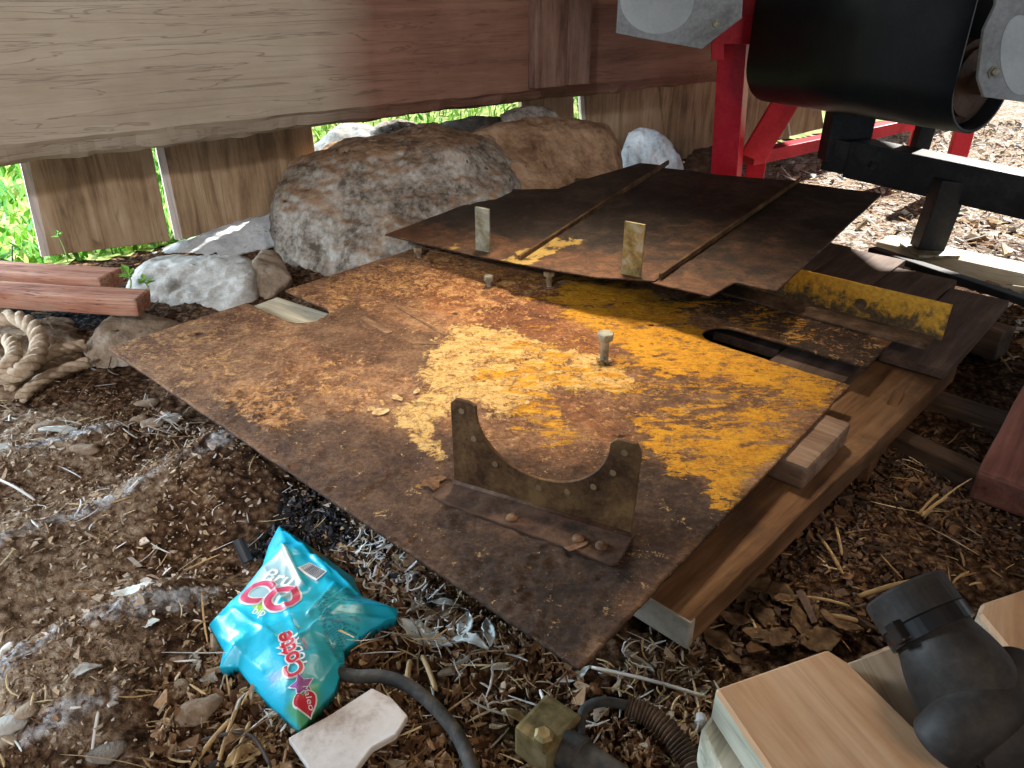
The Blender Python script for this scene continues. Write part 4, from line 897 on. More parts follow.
# ================================================================== conveyor
def conveyor():
    root = empty('belt_conveyor', (1.1, 2.5, 0)); tag(root, 'black belt conveyor on a red and black steel frame at the upper right', 'conveyor')
    a0 = np.array([.915, 2.82, .572]); a1 = np.array([1.275, 2.16, .572]); ax = (a1-a0)/np.linalg.norm(a1-a0); R_ = .120
    pn = np.array([ax[1], -ax[0], 0]);  # toward viewer-left
    pn = -pn if pn[0] > 0 else pn
    aw = -pn
    # belt: wraps the drum, both runs lead away
    prof = []; up = .28
    for k in range(25):
        a = PI/2+PI*k/24+.0
        prof.append((math.cos(a+.25)*-1*-1*R_, math.sin(a+.25)*R_))
    prof = [(-R_*math.cos(t), R_*math.sin(t)) for t in np.linspace(PI/2+.5, -PI/2+.15, 30)]  # x>0 points away
    prof = [(-math.cos(t)*R_, math.sin(t)*R_) for t in np.linspace(0, -PI, 30)]
    pr = [(-R_, .95), (-R_, .3), (-R_, .05)]+prof+[(R_, .05), (R_, .3), (R_, .95)]
    V = []; F_ = []
    outer = pr; th = .010
    def off(p, i):
        a = np.array(pr[max(i-1, 0)]); b = np.array(pr[min(i+1, len(pr)-1)]); t = (b-a)/np.linalg.norm(b-a); n = np.array([t[1], -t[0]]); return np.array(p)-n*th*-1
    inner = [tuple(off(p, i)) for i, p in enumerate(pr)]
    for base in (a0, a1):
        for (x, z) in pr: V.append(base+aw*x+np.array([0, 0, z]))
        for (x, z) in inner: V.append(base+aw*x+np.array([0, 0, z]))
    n = len(pr)
    for i in range(n-1):
        F_ += [[i, i+1, 2*n+i+1, 2*n+i], [n+i, 3*n+i, 3*n+i+1, n+i+1], [i, n+i, n+i+1, i+1], [2*n+i, 2*n+i+1, 3*n+i+1, 3*n+i]]
    F_ += [[0, 2*n, 3*n, n], [n-1, 2*n-1, 4*n-1, 3*n-1]]
    bm = bmesh.new(); vs = [bm.verts.new(p) for p in V]; [bm.faces.new([vs[i] for i in f]) for f in F_]
    par(obj('belt', bm, M['belt'], smooth=True), root)
    dm = rot_to(ax).to_4x4(); dm.translation = a0
    prof = [(.03, -.07), (.03, -.012), (R_-.03, -.010), (R_-.03, .004), (R_-.011, .004), (R_-.011, .715), (R_-.03, .715), (R_-.03, .728), (.03, .730), (.03, .80)]
    bm = lathe_bm(prof, 40); bm.transform(Matrix.Rotation(PI/2, 4, 'Y')); par(obj('drum', bm, M['drum'], smooth=False, mtx=dm), root)
    # guards
    def guard(pix, Yd, name, lab, boltp, spot):
        pts = [atY(*p, Yd) for p in pix]; c = pts[0]; e = Vector((1, .12, 0)).normalized(); loc = []
        for p in pts: loc.append(((p-c)[0], (p-c)[2]))
        bm = prism_bm(loc, .012, .001); bm.transform(Matrix(((1, 0, 0, 0), (0, 0, 1, 0), (0, 1, 0, 0), (0, 0, 0, 1)))); bm.transform(Matrix.Translation(Vector(c)))
        g = par(obj(name, bm, M['galv']), root); g['label'] = lab
        bp = atY(*boltp, Yd-.001); b2 = lathe_bm([(.016, 0), (.016, .003), (.010, .003), (.010, .010), (.008, .011)], 6); b2.transform(Matrix.Rotation(PI/2, 4, 'X'))
        k = par(obj('guard_bolt', b2, M['bolt'], loc=bp), g); k.matrix_parent_inverse = Matrix.Identity(4)
        sp = [atY(*p, Yd) for p in spot]; cs = sum(sp)/len(sp); bm = prism_bm([((p-cs)[0], (p-cs)[2]) for p in sp], .0015); bm.transform(Matrix(((1, 0, 0, 0), (0, 0, 1, 0), (0, 1, 0, 0), (0, 0, 0, 1))))
        k = par(obj('rub_mark', bm, M['galv_spot'], loc=cs-[0, .0016, 0]), g); k.matrix_parent_inverse = Matrix.Identity(4)
    def oval(cx_, cy_, rx, ry): return [(cx_+rx*math.cos(t), cy_+ry*math.sin(t)) for t in np.linspace(0, 2*PI, 28)[:-1]]
    guard([(622, -60), (616, 33), (640, 38), (702, 49), (708, 44), (742, 18), (746, -60)], 2.62, 'side_guard', 'grey guard plate left of the belt', (715, 24), oval(657, 0, 37, 34))
    guard([(996, 5), (984, 30), (978, 78), (984, 97), (1100, 112), (1100, -60), (1000, -60)], 1.98, 'side_guard', 'grey guard plate right of the belt', (994, 72), oval(1020, 55, 20, 40))
    # red stand
    def rb(name, p0, p1, wd, h, mat='red_paint', up=(0, 1, 0), **k): return board(name, p0, p1, wd, h, M[mat], root, up=up, bev=.004, amp=.0004, **k)
    pt = atY(729, 178, 2.95); pt2 = atY(738, 40, 2.95); rb('red_post', (pt[0], 2.95, -.02), (pt2[0]-.01, 2.95, pt2[2]), .10, .10, up=(.5, 1, 0))
    pt3 = atY(752, -30, 2.93); rb('red_upright', (pt3[0], 2.9, pt2[2]-.01), (pt3[0], 2.9, .95), .075, .07, up=(.3, 1, 0))
    # gusset under left guard
    g = [atY(*p, 2.84) for p in [(712, 42), (742, 15), (758, 15), (758, 44), (724, 44), (724, 60), (712, 60)]]; c = g[0]
    bm = prism_bm([((p-c)[0], (p-c)[2]) for p in g], .012, .001); bm.transform(Matrix(((1, 0, 0, 0), (0, 0, 1, 0), (0, 1, 0, 0), (0, 0, 0, 1)))); par(obj('red_gusset', bm, M['red_paint'], loc=c), root)
    rb('red_diagonal', atY(752, 158, 3.0), atY(800, 78, 2.95), .10, .02, up=(0, 1, 0))
    rb('red_crossbar', atY(748, 158, 3.05), atY(930, 119, 3.62), .065, .05, up=(0, 0, 1))
    rb('red_post', atY(758, 152, 3.12), (atY(758, 152, 3.12)[0], 3.12, -.02), .075, .06, up=(.3, 1, 0))
    q = atY(958, 152, 3.3); rb('red_post', (q[0], 3.3, -.02), (q[0], 3.3, .50), .07, .06, up=(.3, 1, 0))
    q = atY(922, 122, 3.55); rb('red_post', (q[0], 3.55, -.02), (q[0], 3.55, .50), .07, .06, up=(.3, 1, 0))
    # black frame
    q = atY(843, 140, 2.62); rb('black_upright', (q[0], 2.60, .285), (q[0], 2.60, .56), .15, .06, 'black_paint', up=(-.1, 1, 0))
    b0 = atY(830, 152, 2.62); b1 = atY(1060, 202, 2.12); rb('black_crossbeam', b0, b1, .09, .105, 'black_paint', up=(0, 0, 1), seg=4)
    bA = b0+(b1-b0)*.12; bB = b0+(b1-b0)*.42; rb('black_sleeve', bA, b1+(b1-b0)*.1, .105, .118, 'black_paint', up=(0, 0, 1))
    lf = onz(926, 250, .065); lt = b0+(b1-b0)*.45; rb('black_leg', (lf[0], lf[1], .072), (lf[0]+.02, lf[1], lt[2]), .085, .06, 'black_paint', up=(0, 1, 0))
    rb('foot_plate', (lf[0]-.06, lf[1]-.01, .067), (lf[0]+.07, lf[1]-.01, .067), .13, .010, 'tab', up=(0, 0, 1))
    lt2 = b0+(b1-b0)*.43; rb('black_strut', (lt2[0]+.05, lt2[1]+.13, lt2[2]), (lt2[0]+.06, lt2[1]+.12, lt2[2]+.35), .05, .04, 'black_paint', up=(0, 1, 0))
    bm = lathe_bm([(.014, 0), (.014, .006), (.009, .006), (.009, .012)], 18); bm.transform(Matrix.Rotation(PI/2, 4, 'X'))
    q = b0+(b1-b0)*.26; par(obj('sleeve_bolt', bm, M['black_paint'], loc=(q[0]-.045, q[1]-.03, q[2])), root)
conveyor()

# ================================================================== candy bag
def bag():
    pix = [(278, 523), (300, 536), (322, 553), (352, 575), (362, 594), (398, 606), (396, 614), (371, 627), (344, 648), (344, 660), (334, 690), (298, 727), (272, 705), (250, 681), (237, 664), (219, 665), (223, 648), (208, 621), (226, 600), (244, 583), (262, 562), (268, 543)]
    BZ = .045; poly = [onz(x, y, BZ)[:2] for x, y in pix]; st = .0022
    poly = [onz(x, y, .030)[:2] for x, y in pix]; P = np.array(poly); x0, y0 = P.min(0)-st; x1, y1 = P.max(0)+st; X, Y, F = grid(x0, x1, y0, y1, st)
    d = polydist(X, Y, poly); keep = (d[F].max(1) > 0) & (d[F] > -st*.95).all(1); F = F[keep]
    cnt = np.zeros(len(X), int); np.add.at(cnt, F.ravel(), 1); rim = (cnt > 0) & ((cnt < 4) | (d < 0))
    best = np.full(len(X), 1e9); bx = X.copy(); by = Y.copy()
    for i in range(len(poly)):
        ax, ay = poly[i]; cx_, cy_ = poly[(i+1) % len(poly)]; ex, ey = cx_-ax, cy_-ay; t = np.clip(((X-ax)*ex+(Y-ay)*ey)/(ex*ex+ey*ey), 0, 1)
        qx = ax+ex*t; qy = ay+ey*t; dd = np.hypot(X-qx, Y-qy); u = dd < best; best = np.where(u, dd, best); bx = np.where(u, qx, bx); by = np.where(u, qy, by)
    X = np.where(rim, bx, X); Y = np.where(rim, by, Y)
    def seg(x, y, a, b):
        a = onz(*a, BZ)[:2]; b = onz(*b, BZ)[:2]; e = b-a; t = np.clip(((x-a[0])*e[0]+(y-a[1])*e[1])/(e@e), 0, 1); return np.hypot(x-a[0]-e[0]*t, y-a[1]-e[1]*t), t
    creases = [((282, 548), (303, 590), .010), ((303, 590), (280, 606), .008), ((316, 558), (358, 590), .008), ((345, 590), (318, 615), .006), ((310, 620), (335, 585), .006), ((262, 562), (300, 640), .003), ((215, 628), (262, 668), .003), ((300, 640), (345, 600), .005), ((230, 605), (275, 640), .004), ((320, 625), (390, 610), .006), ((300, 720), (340, 650), .003), ((285, 530), (330, 575), .006)]
    def h(x, y):
        d = np.maximum(polydist(x, y, poly), 0); z = BZ-.022+.030*(1-np.exp(-d/.022))
        for a, b, k in creases:
            ds, t = seg(x, y, a, b); z = z+k*np.exp(-(ds/.0035)**1)*.9
        fc = 0*x; rs = np.random.RandomState(12)
        for q in range(16):     # straight folds across the film
            a_ = rs.rand()*PI; o_x = rs.uniform(x0, x1); o_y = rs.uniform(y0, y1); dd = np.abs((x-o_x)*math.cos(a_)+(y-o_y)*math.sin(a_)); ww = rs.uniform(.012, .03)
            al = sstep(.09, .02, np.abs(-(x-o_x)*math.sin(a_)+(y-o_y)*math.cos(a_))); fc = fc+np.maximum(0, 1-dd/ww)*al*rs.uniform(-.0035, .007)
        z = z+fc*(.4+sstep(0, .02, d))+(1-np.abs(fbm(x*34+y*8, y*20, 0, 2, 92))*2)*.0018
        z = z+fbm(x*10, y*10, 0, 2, 93)*.006
        return z
    Z = h(X, Y)
    def reg(pp, s=.001):
        return sstep(-s, s, polydist(X, Y, [onz(*q, BZ)[:2] for q in pp]))
    col = np.tile(np.array([.010, .47, .68]), (len(X), 1)); n = fbm(X*30, Y*30, 0, 3, 95)[:, None]
    def paint(m, c, a=1.): 
        nonlocal col; col = col*(1-m[:, None]*a)+np.array(c)*m[:, None]*a
    paint(reg([(310, 600), (350, 585), (375, 610), (344, 640), (330, 690), (300, 715), (282, 690), (290, 640)], .01), (.03, .30, .33), .75)
    paint(reg([(262, 562), (284, 552), (303, 588), (296, 602), (272, 606), (244, 597), (238, 592)], .0012), (.30, .46, .50))   # clear window
    paint(reg([(243, 594), (268, 606), (274, 608), (259, 617)], .001), (.33, .60, .04))                    # green wedge
    paint(reg([(300, 690), (318, 680), (318, 706), (300, 722), (284, 703)], .006), (.10, .42, .16), .9)
    paint(reg([(268, 672), (288, 670), (290, 680), (272, 681)], .004), (.22, .33, .60), .8)
    paint(reg([(310, 545), (317, 543), (324, 555), (318, 558)], .002), (.45, .5, .2))
    # pale crease lines where the film is folded
    for a, b, w_ in [((284, 550), (303, 590), .0022), ((303, 590), (272, 608), .0024), ((300, 574), (318, 585), .001)]:
        ds, t = seg(X, Y, a, b); paint(np.exp(-(ds/w_)**2), (.62, .78, .80), .9)
    # blocks of fine print: thin dark lines
    for (c0, c1, rows, w_) in [((318, 620), (346, 640), 9, .0007), ((322, 612), (362, 612), 8, .0006)]:
        for k in range(rows):
            dy = k*4.2; a = (c0[0]+k*1.0, c0[1]+dy-14); b = (c1[0]-k*.5, c1[1]+dy-14)
            ds, t = seg(X, Y, a, b); dash = (vnoise(t*38, k*3.3, 0, 7) > .35); paint(np.exp(-(ds/(w_*1.7))**2)*dash, (.01, .09, .12), .95)
    col = np.clip(col*(1+n*.18), 0, 1)
    m = len(X); V = np.stack([X, Y, Z], 1); Vb = V.copy(); g = gz(X, Y); Vb[:, 2] = np.minimum(Z-.0015, np.maximum(g+.004, Z-.02-.0*Z)); Vb[rim, 2] = Z[rim]-.0012
    E = np.concatenate([F[:, [0, 1]], F[:, [1, 2]], F[:, [2, 3]], F[:, [3, 0]]]); k = np.sort(E, 1); u, idx, c = np.unique(k[:, 0]*m+k[:, 1], return_index=True, return_counts=True); be = E[idx[c == 1]]
    F2 = np.concatenate([F, F[:, ::-1]+m, np.stack([be[:, 1], be[:, 0], be[:, 0]+m, be[:, 1]+m], 1)]); V2 = np.concatenate([V, Vb]); used = np.unique(F2); rm = -np.ones(2*m, int); rm[used] = np.arange(len(used))
    mt, nt, b = newmat('glossy_blue_film'); A = N(nt, 'ShaderNodeVertexColor', layer_name='col'); L(nt, A.outputs[0], b.inputs['Base Color']); b.inputs['Roughness'].default_value = .34; b.inputs['Specular IOR Level'].default_value = .5
    nf = noise(nt, coords(nt), 90, 4, .6, 1.0); bump(nt, b, nf, .3, .002)
    cc = np.concatenate([col, col*.8])[used]; org = np.array([V[:, 0].mean(), V[:, 1].mean(), .0])
    root = empty('candy_bag', tuple(org)); tag(root, 'crumpled turquoise sweets bag with a see-through window and a barcode', 'bag')
    par(pmesh('bag_film', V2[used], rm[F2], mt, attrs={'col': cc}), root)
    # lettering lying on the film
    def text(s, px, ang, size, mats, name='lettering', lift=.0012, bold=.0, sx=1.):
        cu = bpy.data.curves.new('t', 'FONT'); cu.body = s; cu.size = size; cu.align_x = 'CENTER'; cu.align_y = 'CENTER'; cu.offset = bold; cu.resolution_u = 5
        to = bpy.data.objects.new('t', cu); C.objects.link(to); dg = bpy.context.evaluated_depsgraph_get(); me = bpy.data.meshes.new_from_object(to.evaluated_get(dg)); bpy.data.objects.remove(to)
        bm = bmesh.new(); bm.from_mesh(me); bmesh.ops.triangulate(bm, faces=bm.faces[:])
        for _ in range(3):
            ed = [e for e in bm.edges if e.calc_length() > .003]
            if not ed: break
            bmesh.ops.subdivide_edges(bm, edges=ed, cuts=1); bmesh.ops.triangulate(bm, faces=bm.faces[:])
        c = onz(*px, BZ+.01); ca, sa = math.cos(ang), math.sin(ang); co = np.array([v.co[:] for v in bm.verts])
        x = c[0]+(co[:, 0]*ca*sx-co[:, 1]*sa); y = c[1]+(co[:, 0]*sa*sx+co[:, 1]*ca); z = h(x, y)+lift
        for v, a_, b_, c_ in zip(bm.verts, x, y, z): v.co = (a_, b_, c_)
        o = par(obj(name, bm, mats), root); return o
    white = plain('white_print', (.75, .78, .8), .4, var=.05); red = plain('red_print', (.55, .012, .03), .4, var=.1); pink = plain('pink_print', (.55, .05, .12), .4, var=.1); grey = plain('pale_grey_print', (.42, .55, .60), .4, var=.05); blk = plain('black_print', (.02, .02, .03), .5, var=.1); purple = plain('purple_print', (.30, .05, .28), .4)
    A1 = math.radians(-24)
    text('Bru', (278, 576), A1, .036, white, bold=.0006, lift=.002)
    text('CO', (268, 594), A1, .062, white, bold=.0046, lift=.0010); text('CO', (268, 594), A1, .062, pink, bold=.0020, lift=.0022)
    text('bip', (259, 609), A1, .018, white, lift=.0015)
    A3 = math.radians(118)
    text('Cotte', (289, 652), A3, .032, white, bold=.0026, lift=.0012); text('Cotte', (289, 652), A3, .032, red, bold=.0008, lift=.0022)
    text('YUDAY', (298, 648), A3, .017, white, bold=.0004, lift=.0018); text('sweet', (304, 642), A3, .009, pink, lift=.0015)
    # heart and star emblem
    def emblem(poly, px, size, ang, mat, name, lift):
        c = onz(*px, BZ+.01); bm = bmesh.new(); n = len(poly); ca, sa = math.cos(ang), math.sin(ang)
        pts = []
        for r in (1, .66, .33):
            for (x, y) in poly: pts.append((x*r*size, y*r*size))
        pts.append((0, 0)); P_ = np.array(pts); x = c[0]+P_[:, 0]*ca-P_[:, 1]*sa; y = c[1]+P_[:, 0]*sa+P_[:, 1]*ca; z = h(x, y)+lift
        vs = [bm.verts.new(q) for q in zip(x, y, z)]
        for r in range(2):
            for k in range(n): bm.faces.new((vs[r*n+k], vs[r*n+(k+1) % n], vs[(r+1)*n+(k+1) % n], vs[(r+1)*n+k]))
        for k in range(n): bm.faces.new((vs[2*n+k], vs[2*n+(k+1) % n], vs[3*n]))
        return par(obj(name, bm, mat), root)
    heart = [(16*math.sin(t)**3/16, (13*math.cos(t)-5*math.cos(2*t)-2*math.cos(3*t)-math.cos(4*t))/16) for t in np.linspace(0, 2*PI, 33)[:-1]]
    star = [((1 if k % 2 == 0 else .5)*math.cos(PI/2+PI*k/5), (1 if k % 2 == 0 else .5)*math.sin(PI/2+PI*k/5)) for k in range(10)]
    emblem(star, (301, 681), .0175, .5, white, 'star_emblem', .0014); emblem(star, (301, 681), .015, .5, purple, 'star_emblem', .0022)
    emblem(heart, (304, 694), .0150, .55, white, 'heart_emblem', .0026); emblem(heart, (304, 694), .0130, .55, red, 'heart_emblem', .0034)
    text('Maleo', (307, 690), A3+PI, .010, white, lift=.0046)
    # barcode
    c = onz(312, 568, BZ+.012); ca, sa = math.cos(math.radians(-35)), math.sin(math.radians(-35)); bmw = bmesh.new(); bmk = bmesh.new()
    def rect(bm, u0, u1, v0, v1, lift):
        k = 5; g = []
        for i in range(k):
            for j in (0, 1):
                u = u0+(u1-u0)*j; v = v0+(v1-v0)*i/(k-1); x = c[0]+u*ca-v*sa; y = c[1]+u*sa+v*ca; g.append(bm.verts.new((x, y, float(h(np.array([x]), np.array([y]))[0])+lift)))
        for i in range(k-1): bm.faces.new((g[2*i], g[2*i+1], g[2*i+3], g[2*i+2]))
    for q in range(12): rect(bmw, -.019+q*.00317, -.019+(q+1)*.00317, -.011, .011, .0024)
    u = -.0165; rb_ = random.Random(2)
    while u < .0165: ww = rb_.choice([.0007, .0010, .0014]); rect(bmk, u, u+ww, -.008, .009, .0036); u += ww+rb_.choice([.0010, .0014])
    par(obj('barcode_label', bmw, white), root); par(obj('barcode_bars', bmk, blk), root)
bag()

# ================================================================== small things at the bottom
sc = [(288, 738), (330, 715), (372, 688), (392, 698), (408, 716), (396, 735), (372, 748), (352, 775), (320, 785)]
P_ = [onz(x, y, .03) for x, y in sc]; c = P_[0]
bm = prism_bm([((p-c)[0], (p-c)[1]) for p in P_], .010, .0015)
o = obj('white_scrap', bm, M['whiteboard'], loc=(c[0], c[1], .021), rot=(0, 0, 0)); tag(o, 'scrap of white painted board with a torn corner below the sweets bag', 'scrap')
bm = tube_bm(spline([onz(325, 668, .02), onz(352, 676, .025), onz(385, 677, .03), onz(415, 690, .03), onz(445, 718, .025), onz(465, 750, .02), onz(490, 820, .02)], 10), .0085, 14)
o = obj('black_hose', bm, M['hose'], smooth=True); tag(o, 'thin black rubber hose curving out from under the sweets bag', 'hose')
# brass fitting with cable
def fitting():
    root = empty('cable_fitting', tuple(onz(570, 740, .02))); tag(root, 'dull brass block fitting on a dark cylinder at the bottom edge', 'fitting')
    a = onz(548, 735, .035); b = onz(640, 800, .035); d = (b-a)/np.linalg.norm(b-a); ang = math.atan2(d[1], d[0])
    Mx = rot_to(d).to_4x4(); Mx.translation = a
    bm = rbox(.052, .062, .048, .005, 2); par(obj('brass_block', bm, M['brass'], mtx=Mx), root)
    bm = lathe_bm([(.020, .020), (.024, .022), (.024, .045), (.021, .047), (.021, .20)], 28); bm.transform(Matrix.Rotation(PI/2, 4, 'Y')); par(obj('dark_barrel', bm, M['hose'], smooth=False, mtx=Mx), root)
    bm = lathe_bm([(.012, -.004), (.012, .012), (.008, .016)], 6); bm.transform(Matrix.Translation((.010, -.022, .020))); par(obj('brass_nut', bm, M['brass'], mtx=Mx), root)
    n = a+d*.045; sp = spline([n+[0, .01, .015], onz(583, 712, .05), onz(600, 702, .055), onz(625, 705, .05), onz(640, 712, .045)], 8)
    par(obj('cable_loop', tube_bm(sp, .006, 12), M['hose'], smooth=True), root)
    sp = spline([onz(628, 706, .045), onz(650, 716, .042), onz(672, 735, .038), onz(690, 760, .03), onz(705, 800, .025)], 26)
    rad = [.0125+.0020*math.cos(i*PI*.5*1.0) if i % 2 == 0 else .0125 for i in range(len(sp))]
    par(obj('corrugated_sleeve', tube_bm(sp, rad, 16), M['corr'], smooth=False), root)
fitting()
# dark plastic stub near the bag
o = obj('plastic_stub', tube_bm([onz(248, 562, .01), onz(238, 540, .035)], .009, 14), M['plastic'], smooth=False); tag(o, 'small black plastic stub poking out of the dirt above the bag', 'plastic piece')

# wood blocks bottom right
def slab(name, pix, z, h, mat, label, cat='wood block', bev=.004, side=None):
    P_ = [onz(x, y, z) for x, y in pix]; c = P_[0]
    d = P_[1]-P_[0]; a = math.atan2(d[1], d[0]); ca, sa = math.cos(-a), math.sin(-a)
    q = [((p-c)[0]*ca-(p-c)[1]*sa, (p-c)[0]*sa+(p-c)[1]*ca) for p in P_]
    bm = prism_bm(q, h, bev); bmesh.ops.recalc_face_normals(bm, faces=bm.faces[:])
    mats = [mat]
    if side:
        mats.append(side); bm.normal_update()
        for f in bm.faces:
            if abs(f.normal.z) < .6: f.material_index = 1
    o = obj(name, bm, mats, loc=(c[0], c[1], z-h), rot=(0, 0, a)); return tag(o, label, cat)
slab('pine_block', [(990, 800), (850, 640+22), (828, 648), (714, 688), (790, 800)], .135, .045, M['pine'], 'fresh pine block with knots at the bottom right corner', side=M['pine_side'])
slab('pine_offcut', [(700, 730), (718, 705), (1000, 820), (760, 860)], .089, .089, M['pine_side'], 'pale green-grey timber under the knotted pine block', bev=.005)
slab('worn_board', [(1010, 800), (905, 640), (845, 662), (940, 800)], .115, .03, M['pine_worn'], 'worn board beside the knotted pine block under the black pipe')
slab('bright_board', [(1060, 700), (965, 610), (945, 620), (880, 648), (1010, 800)], .098, .025, M['pine'], 'bright pine board under the black rubber pipe elbow')
slab('timber_stack_base', [(1060, 690), (960, 615), (860, 655), (1010, 820), (1100, 800)], .072, .072, M['pine_worn'], 'rough base timber supporting the boards under the pipe')
slab('cut_end_block', [(1060, 640), (1060, 575), (1024, 588), (982, 602), (978, 612), (1024, 668)], .150, .040, M['pine'], 'pale sawn block end at the right edge above the pipe', side=M['pine_worn'])
slab('stack_block', [(1080, 700), (1080, 590), (1024, 590), (985, 610)], .109, .109, M['pine_worn'], 'rough timber under the sawn block end at the right edge')
# rubber pipe
def pipe():
    root = empty('rubber_pipe', tuple(onz(960, 680, .12))); tag(root, 'black rubber pipe elbow with a hose clamp resting on the boards', 'pipe')
    Z = .175
    c = [onz(915, 607, Z+.038), onz(932, 632, Z+.026), onz(950, 660, Z+.012), onz(970, 694, Z-.01), onz(982, 722, Z-.025)]
    sp = spline(c, 8); K = len(sp); rad = []
    for i in range(K):
        t = i/(K-1); rad.append(.042 if t < .22 else (.041 if t < .3 else   .041+.012*math.sin(min(1, (t-.3)/.45)*PI/2) if t < .8 else .053-.014*((t-.8)/.2)))
    par(obj('pipe_body', tube_bm(sp, rad, 32), M['rubber'], smooth=True), root)
    # collar sleeve at the open end
    d = (c[1]-c[0])/np.linalg.norm(c[1]-c[0]); Mx = rot_to(d).to_4x4(); Mx.translation = c[0]
    bm = lathe_bm([(.034, -.020), (.042, -.021), (.0450, -.018), (.0450, .012), (.043, .014), (.038, .014)], 40); bm.transform(Matrix.Rotation(PI/2, 4, 'Y')); par(obj('end_collar', bm, M['rubber'], smooth=False, mtx=Mx), root)
    bm = lathe_bm([(.040, .014), (.0455, .014), (.0455, .031), (.040, .031)], 40); bm.transform(Matrix.Rotation(PI/2, 4, 'Y'))
    cl = par(obj('hose_clamp', bm, M['clamp'], smooth=False, mtx=Mx), root); cl['label'] = 'shiny black clamp band'
    side = np.cross(d, [0, 0, 1]); side = side/np.linalg.norm(side); cc = c[0]+d*.023
    pa = cc-side*.044+np.array([0, 0, .012]); 
    if pa[0] > cc[0]: pa = cc+side*.044+np.array([0, 0, .012])
    o = board('clamp_tab', pa-d*.010, pa+d*.011, .018, .016, M['clamp'], root, bev=.002)
    # second pipe crossing
    c2 = [onz(938, 748, .145), onz(955, 732, .165), onz(982, 710, .178), onz(1010, 684, .18), onz(1022, 672, .178)]
    sp = spline(c2, 8); K = len(sp); rad = [.030*min(1, .45+1.4*math.sqrt(max(0, 1-abs(2*i/(K-1)-1)))) for i in range(K)]
    par(obj('branch_stub', tube_bm(sp, rad, 28), M['rubber'], smooth=True), root)
    c3 = [onz(965, 735, .13), onz(1000, 730, .14), onz(1060, 720, .15), onz(1150, 760, .15)]
    par(obj('lower_pipe', tube_bm(spline(c3, 8), .044, 32), M['rubber'], smooth=True), root)
pipe()

# ================================================================== litter
def chips(name, n, region, size, cols, label, cat, seed, flat=.25, white=0., weight=None, lift=.0, thick=.18, kind='stuff'):
    R = np.random.RandomState(seed); P = [onz(x, y, 0)[:2] for x, y in region]; P = np.array(P); lo = P.min(0); hi = P.max(0)
    pts = np.zeros((0, 2))
    while len(pts) < n:
        q = lo+(hi-lo)*R.rand(n*2, 2); ok = polydist(q[:, 0], q[:, 1], P) > 0
        cl_ = fbm(q[:, 0]*9, q[:, 1]*9, 0, 3, seed+2); ok &= (R.rand(len(q)) < .55+cl_*1.2)
        if weight is not None: ok &= weight(q)
        pts = np.concatenate([pts, q[ok]])
    pts = pts[:n]; K = 5; V = []; F_ = []; col = []
    L_ = size*R.lognormal(0, .45, n); W_ = L_*R.uniform(.35, .9, n); az = R.rand(n)*2*PI; tl = R.randn(n)*flat; rl = R.randn(n)*flat
    z0 = gz(pts[:, 0], pts[:, 1]); C_ = np.array(cols)
    ci = R.randint(0, len(C_), n); vals = C_[ci]*R.uniform(.7, 1.3, (n, 1))
    for i in range(n):
        m = Euler((tl[i], rl[i], az[i])).to_matrix(); b = len(V); th = max(W_[i]*thick, .0012)
        ang = np.sort(R.rand(K)*2*PI)
        for zz in (0, 1):
            for a in ang: 
                v = m @ Vector((math.cos(a)*L_[i]*.5, math.sin(a)*W_[i]*.5, zz*th)); V.append((pts[i, 0]+v.x, pts[i, 1]+v.y, z0[i]+.001+lift*R.rand()+v.z+abs(tl[i])*W_[i]*.3))
                col.append(vals[i])
        F_.append([b+K+k for k in range(K)]); F_.append([b+K-1-k for k in range(K)])
        for k in range(K): F_.append([b+k, b+(k+1) % K, b+K+(k+1) % K, b+K+k])
    me = bpy.data.meshes.new(name); me.from_pydata(V, [], F_); me.update(); a_ = me.color_attributes.new('col', 'FLOAT_COLOR', 'POINT'); a_.data.foreach_set('color', np.concatenate([np.array(col), np.ones((len(col), 1))], 1).astype(np.float32).ravel())
    me.materials.append(M['litter']); return tag(link(bpy.data.objects.new(name, me)), label, cat, kind=kind)
BR = [(.16, .085, .045), (.24, .14, .075), (.10, .05, .028), (.32, .21, .12), (.06, .032, .02)]
TN = [(.40, .29, .18), (.30, .20, .12), (.50, .39, .27), (.22, .14, .08)]
WH = [(.55, .53, .50), (.45, .42, .40), (.62, .62, .62), (.35, .30, .26)]
DB = [(.10, .065, .048), (.15, .10, .075), (.06, .038, .028), (.20, .14, .11)]
LEFT = [(-60, 395), (120, 390), (330, 480), (420, 590), (330, 800), (-150, 800)]
BOT = [(170, 690), (300, 560), (420, 560), (600, 690), (700, 640), (760, 800), (150, 820)]
RIGHT = [(690, 640), (850, 490), (905, 440), (1100, 420), (1150, 760), (980, 700), (860, 640), (760, 660), (640, 680)]
BACKR = [(745, 200), (800, 140), (1300, 100), (1500, 400), (1060, 420), (1010, 330), (1030, 310), (860, 235)]
chips('wood_crumbs', 7000, LEFT, .0055, TN+BR[:3], 'fine tan wood crumbs and grit scattered over the dirt on the left', 'debris', 101, .5)
chips('wood_chips', 6500, BOT, .0105, [(.26, .145, .075), (.16, .085, .042), (.36, .235, .14), (.09, .045, .024), (.44, .33, .22)], 'brown wood chips and bark bits along the bottom', 'wood chips', 102, .5, lift=.008)
chips('bark_chips', 5200, RIGHT, .011, DB+BR[:2], 'dark bark chips covering the floor right of the plank', 'bark chips', 103, .35, lift=.004)
chips('yard_chips', 3200, BACKR, .028, WH+WH+TN, 'pale straw chips covering the floor under the conveyor', 'wood chips', 104, .5, lift=.01)
DARKP = [(240, 560), (330, 480), (430, 575), (440, 610), (380, 600)]
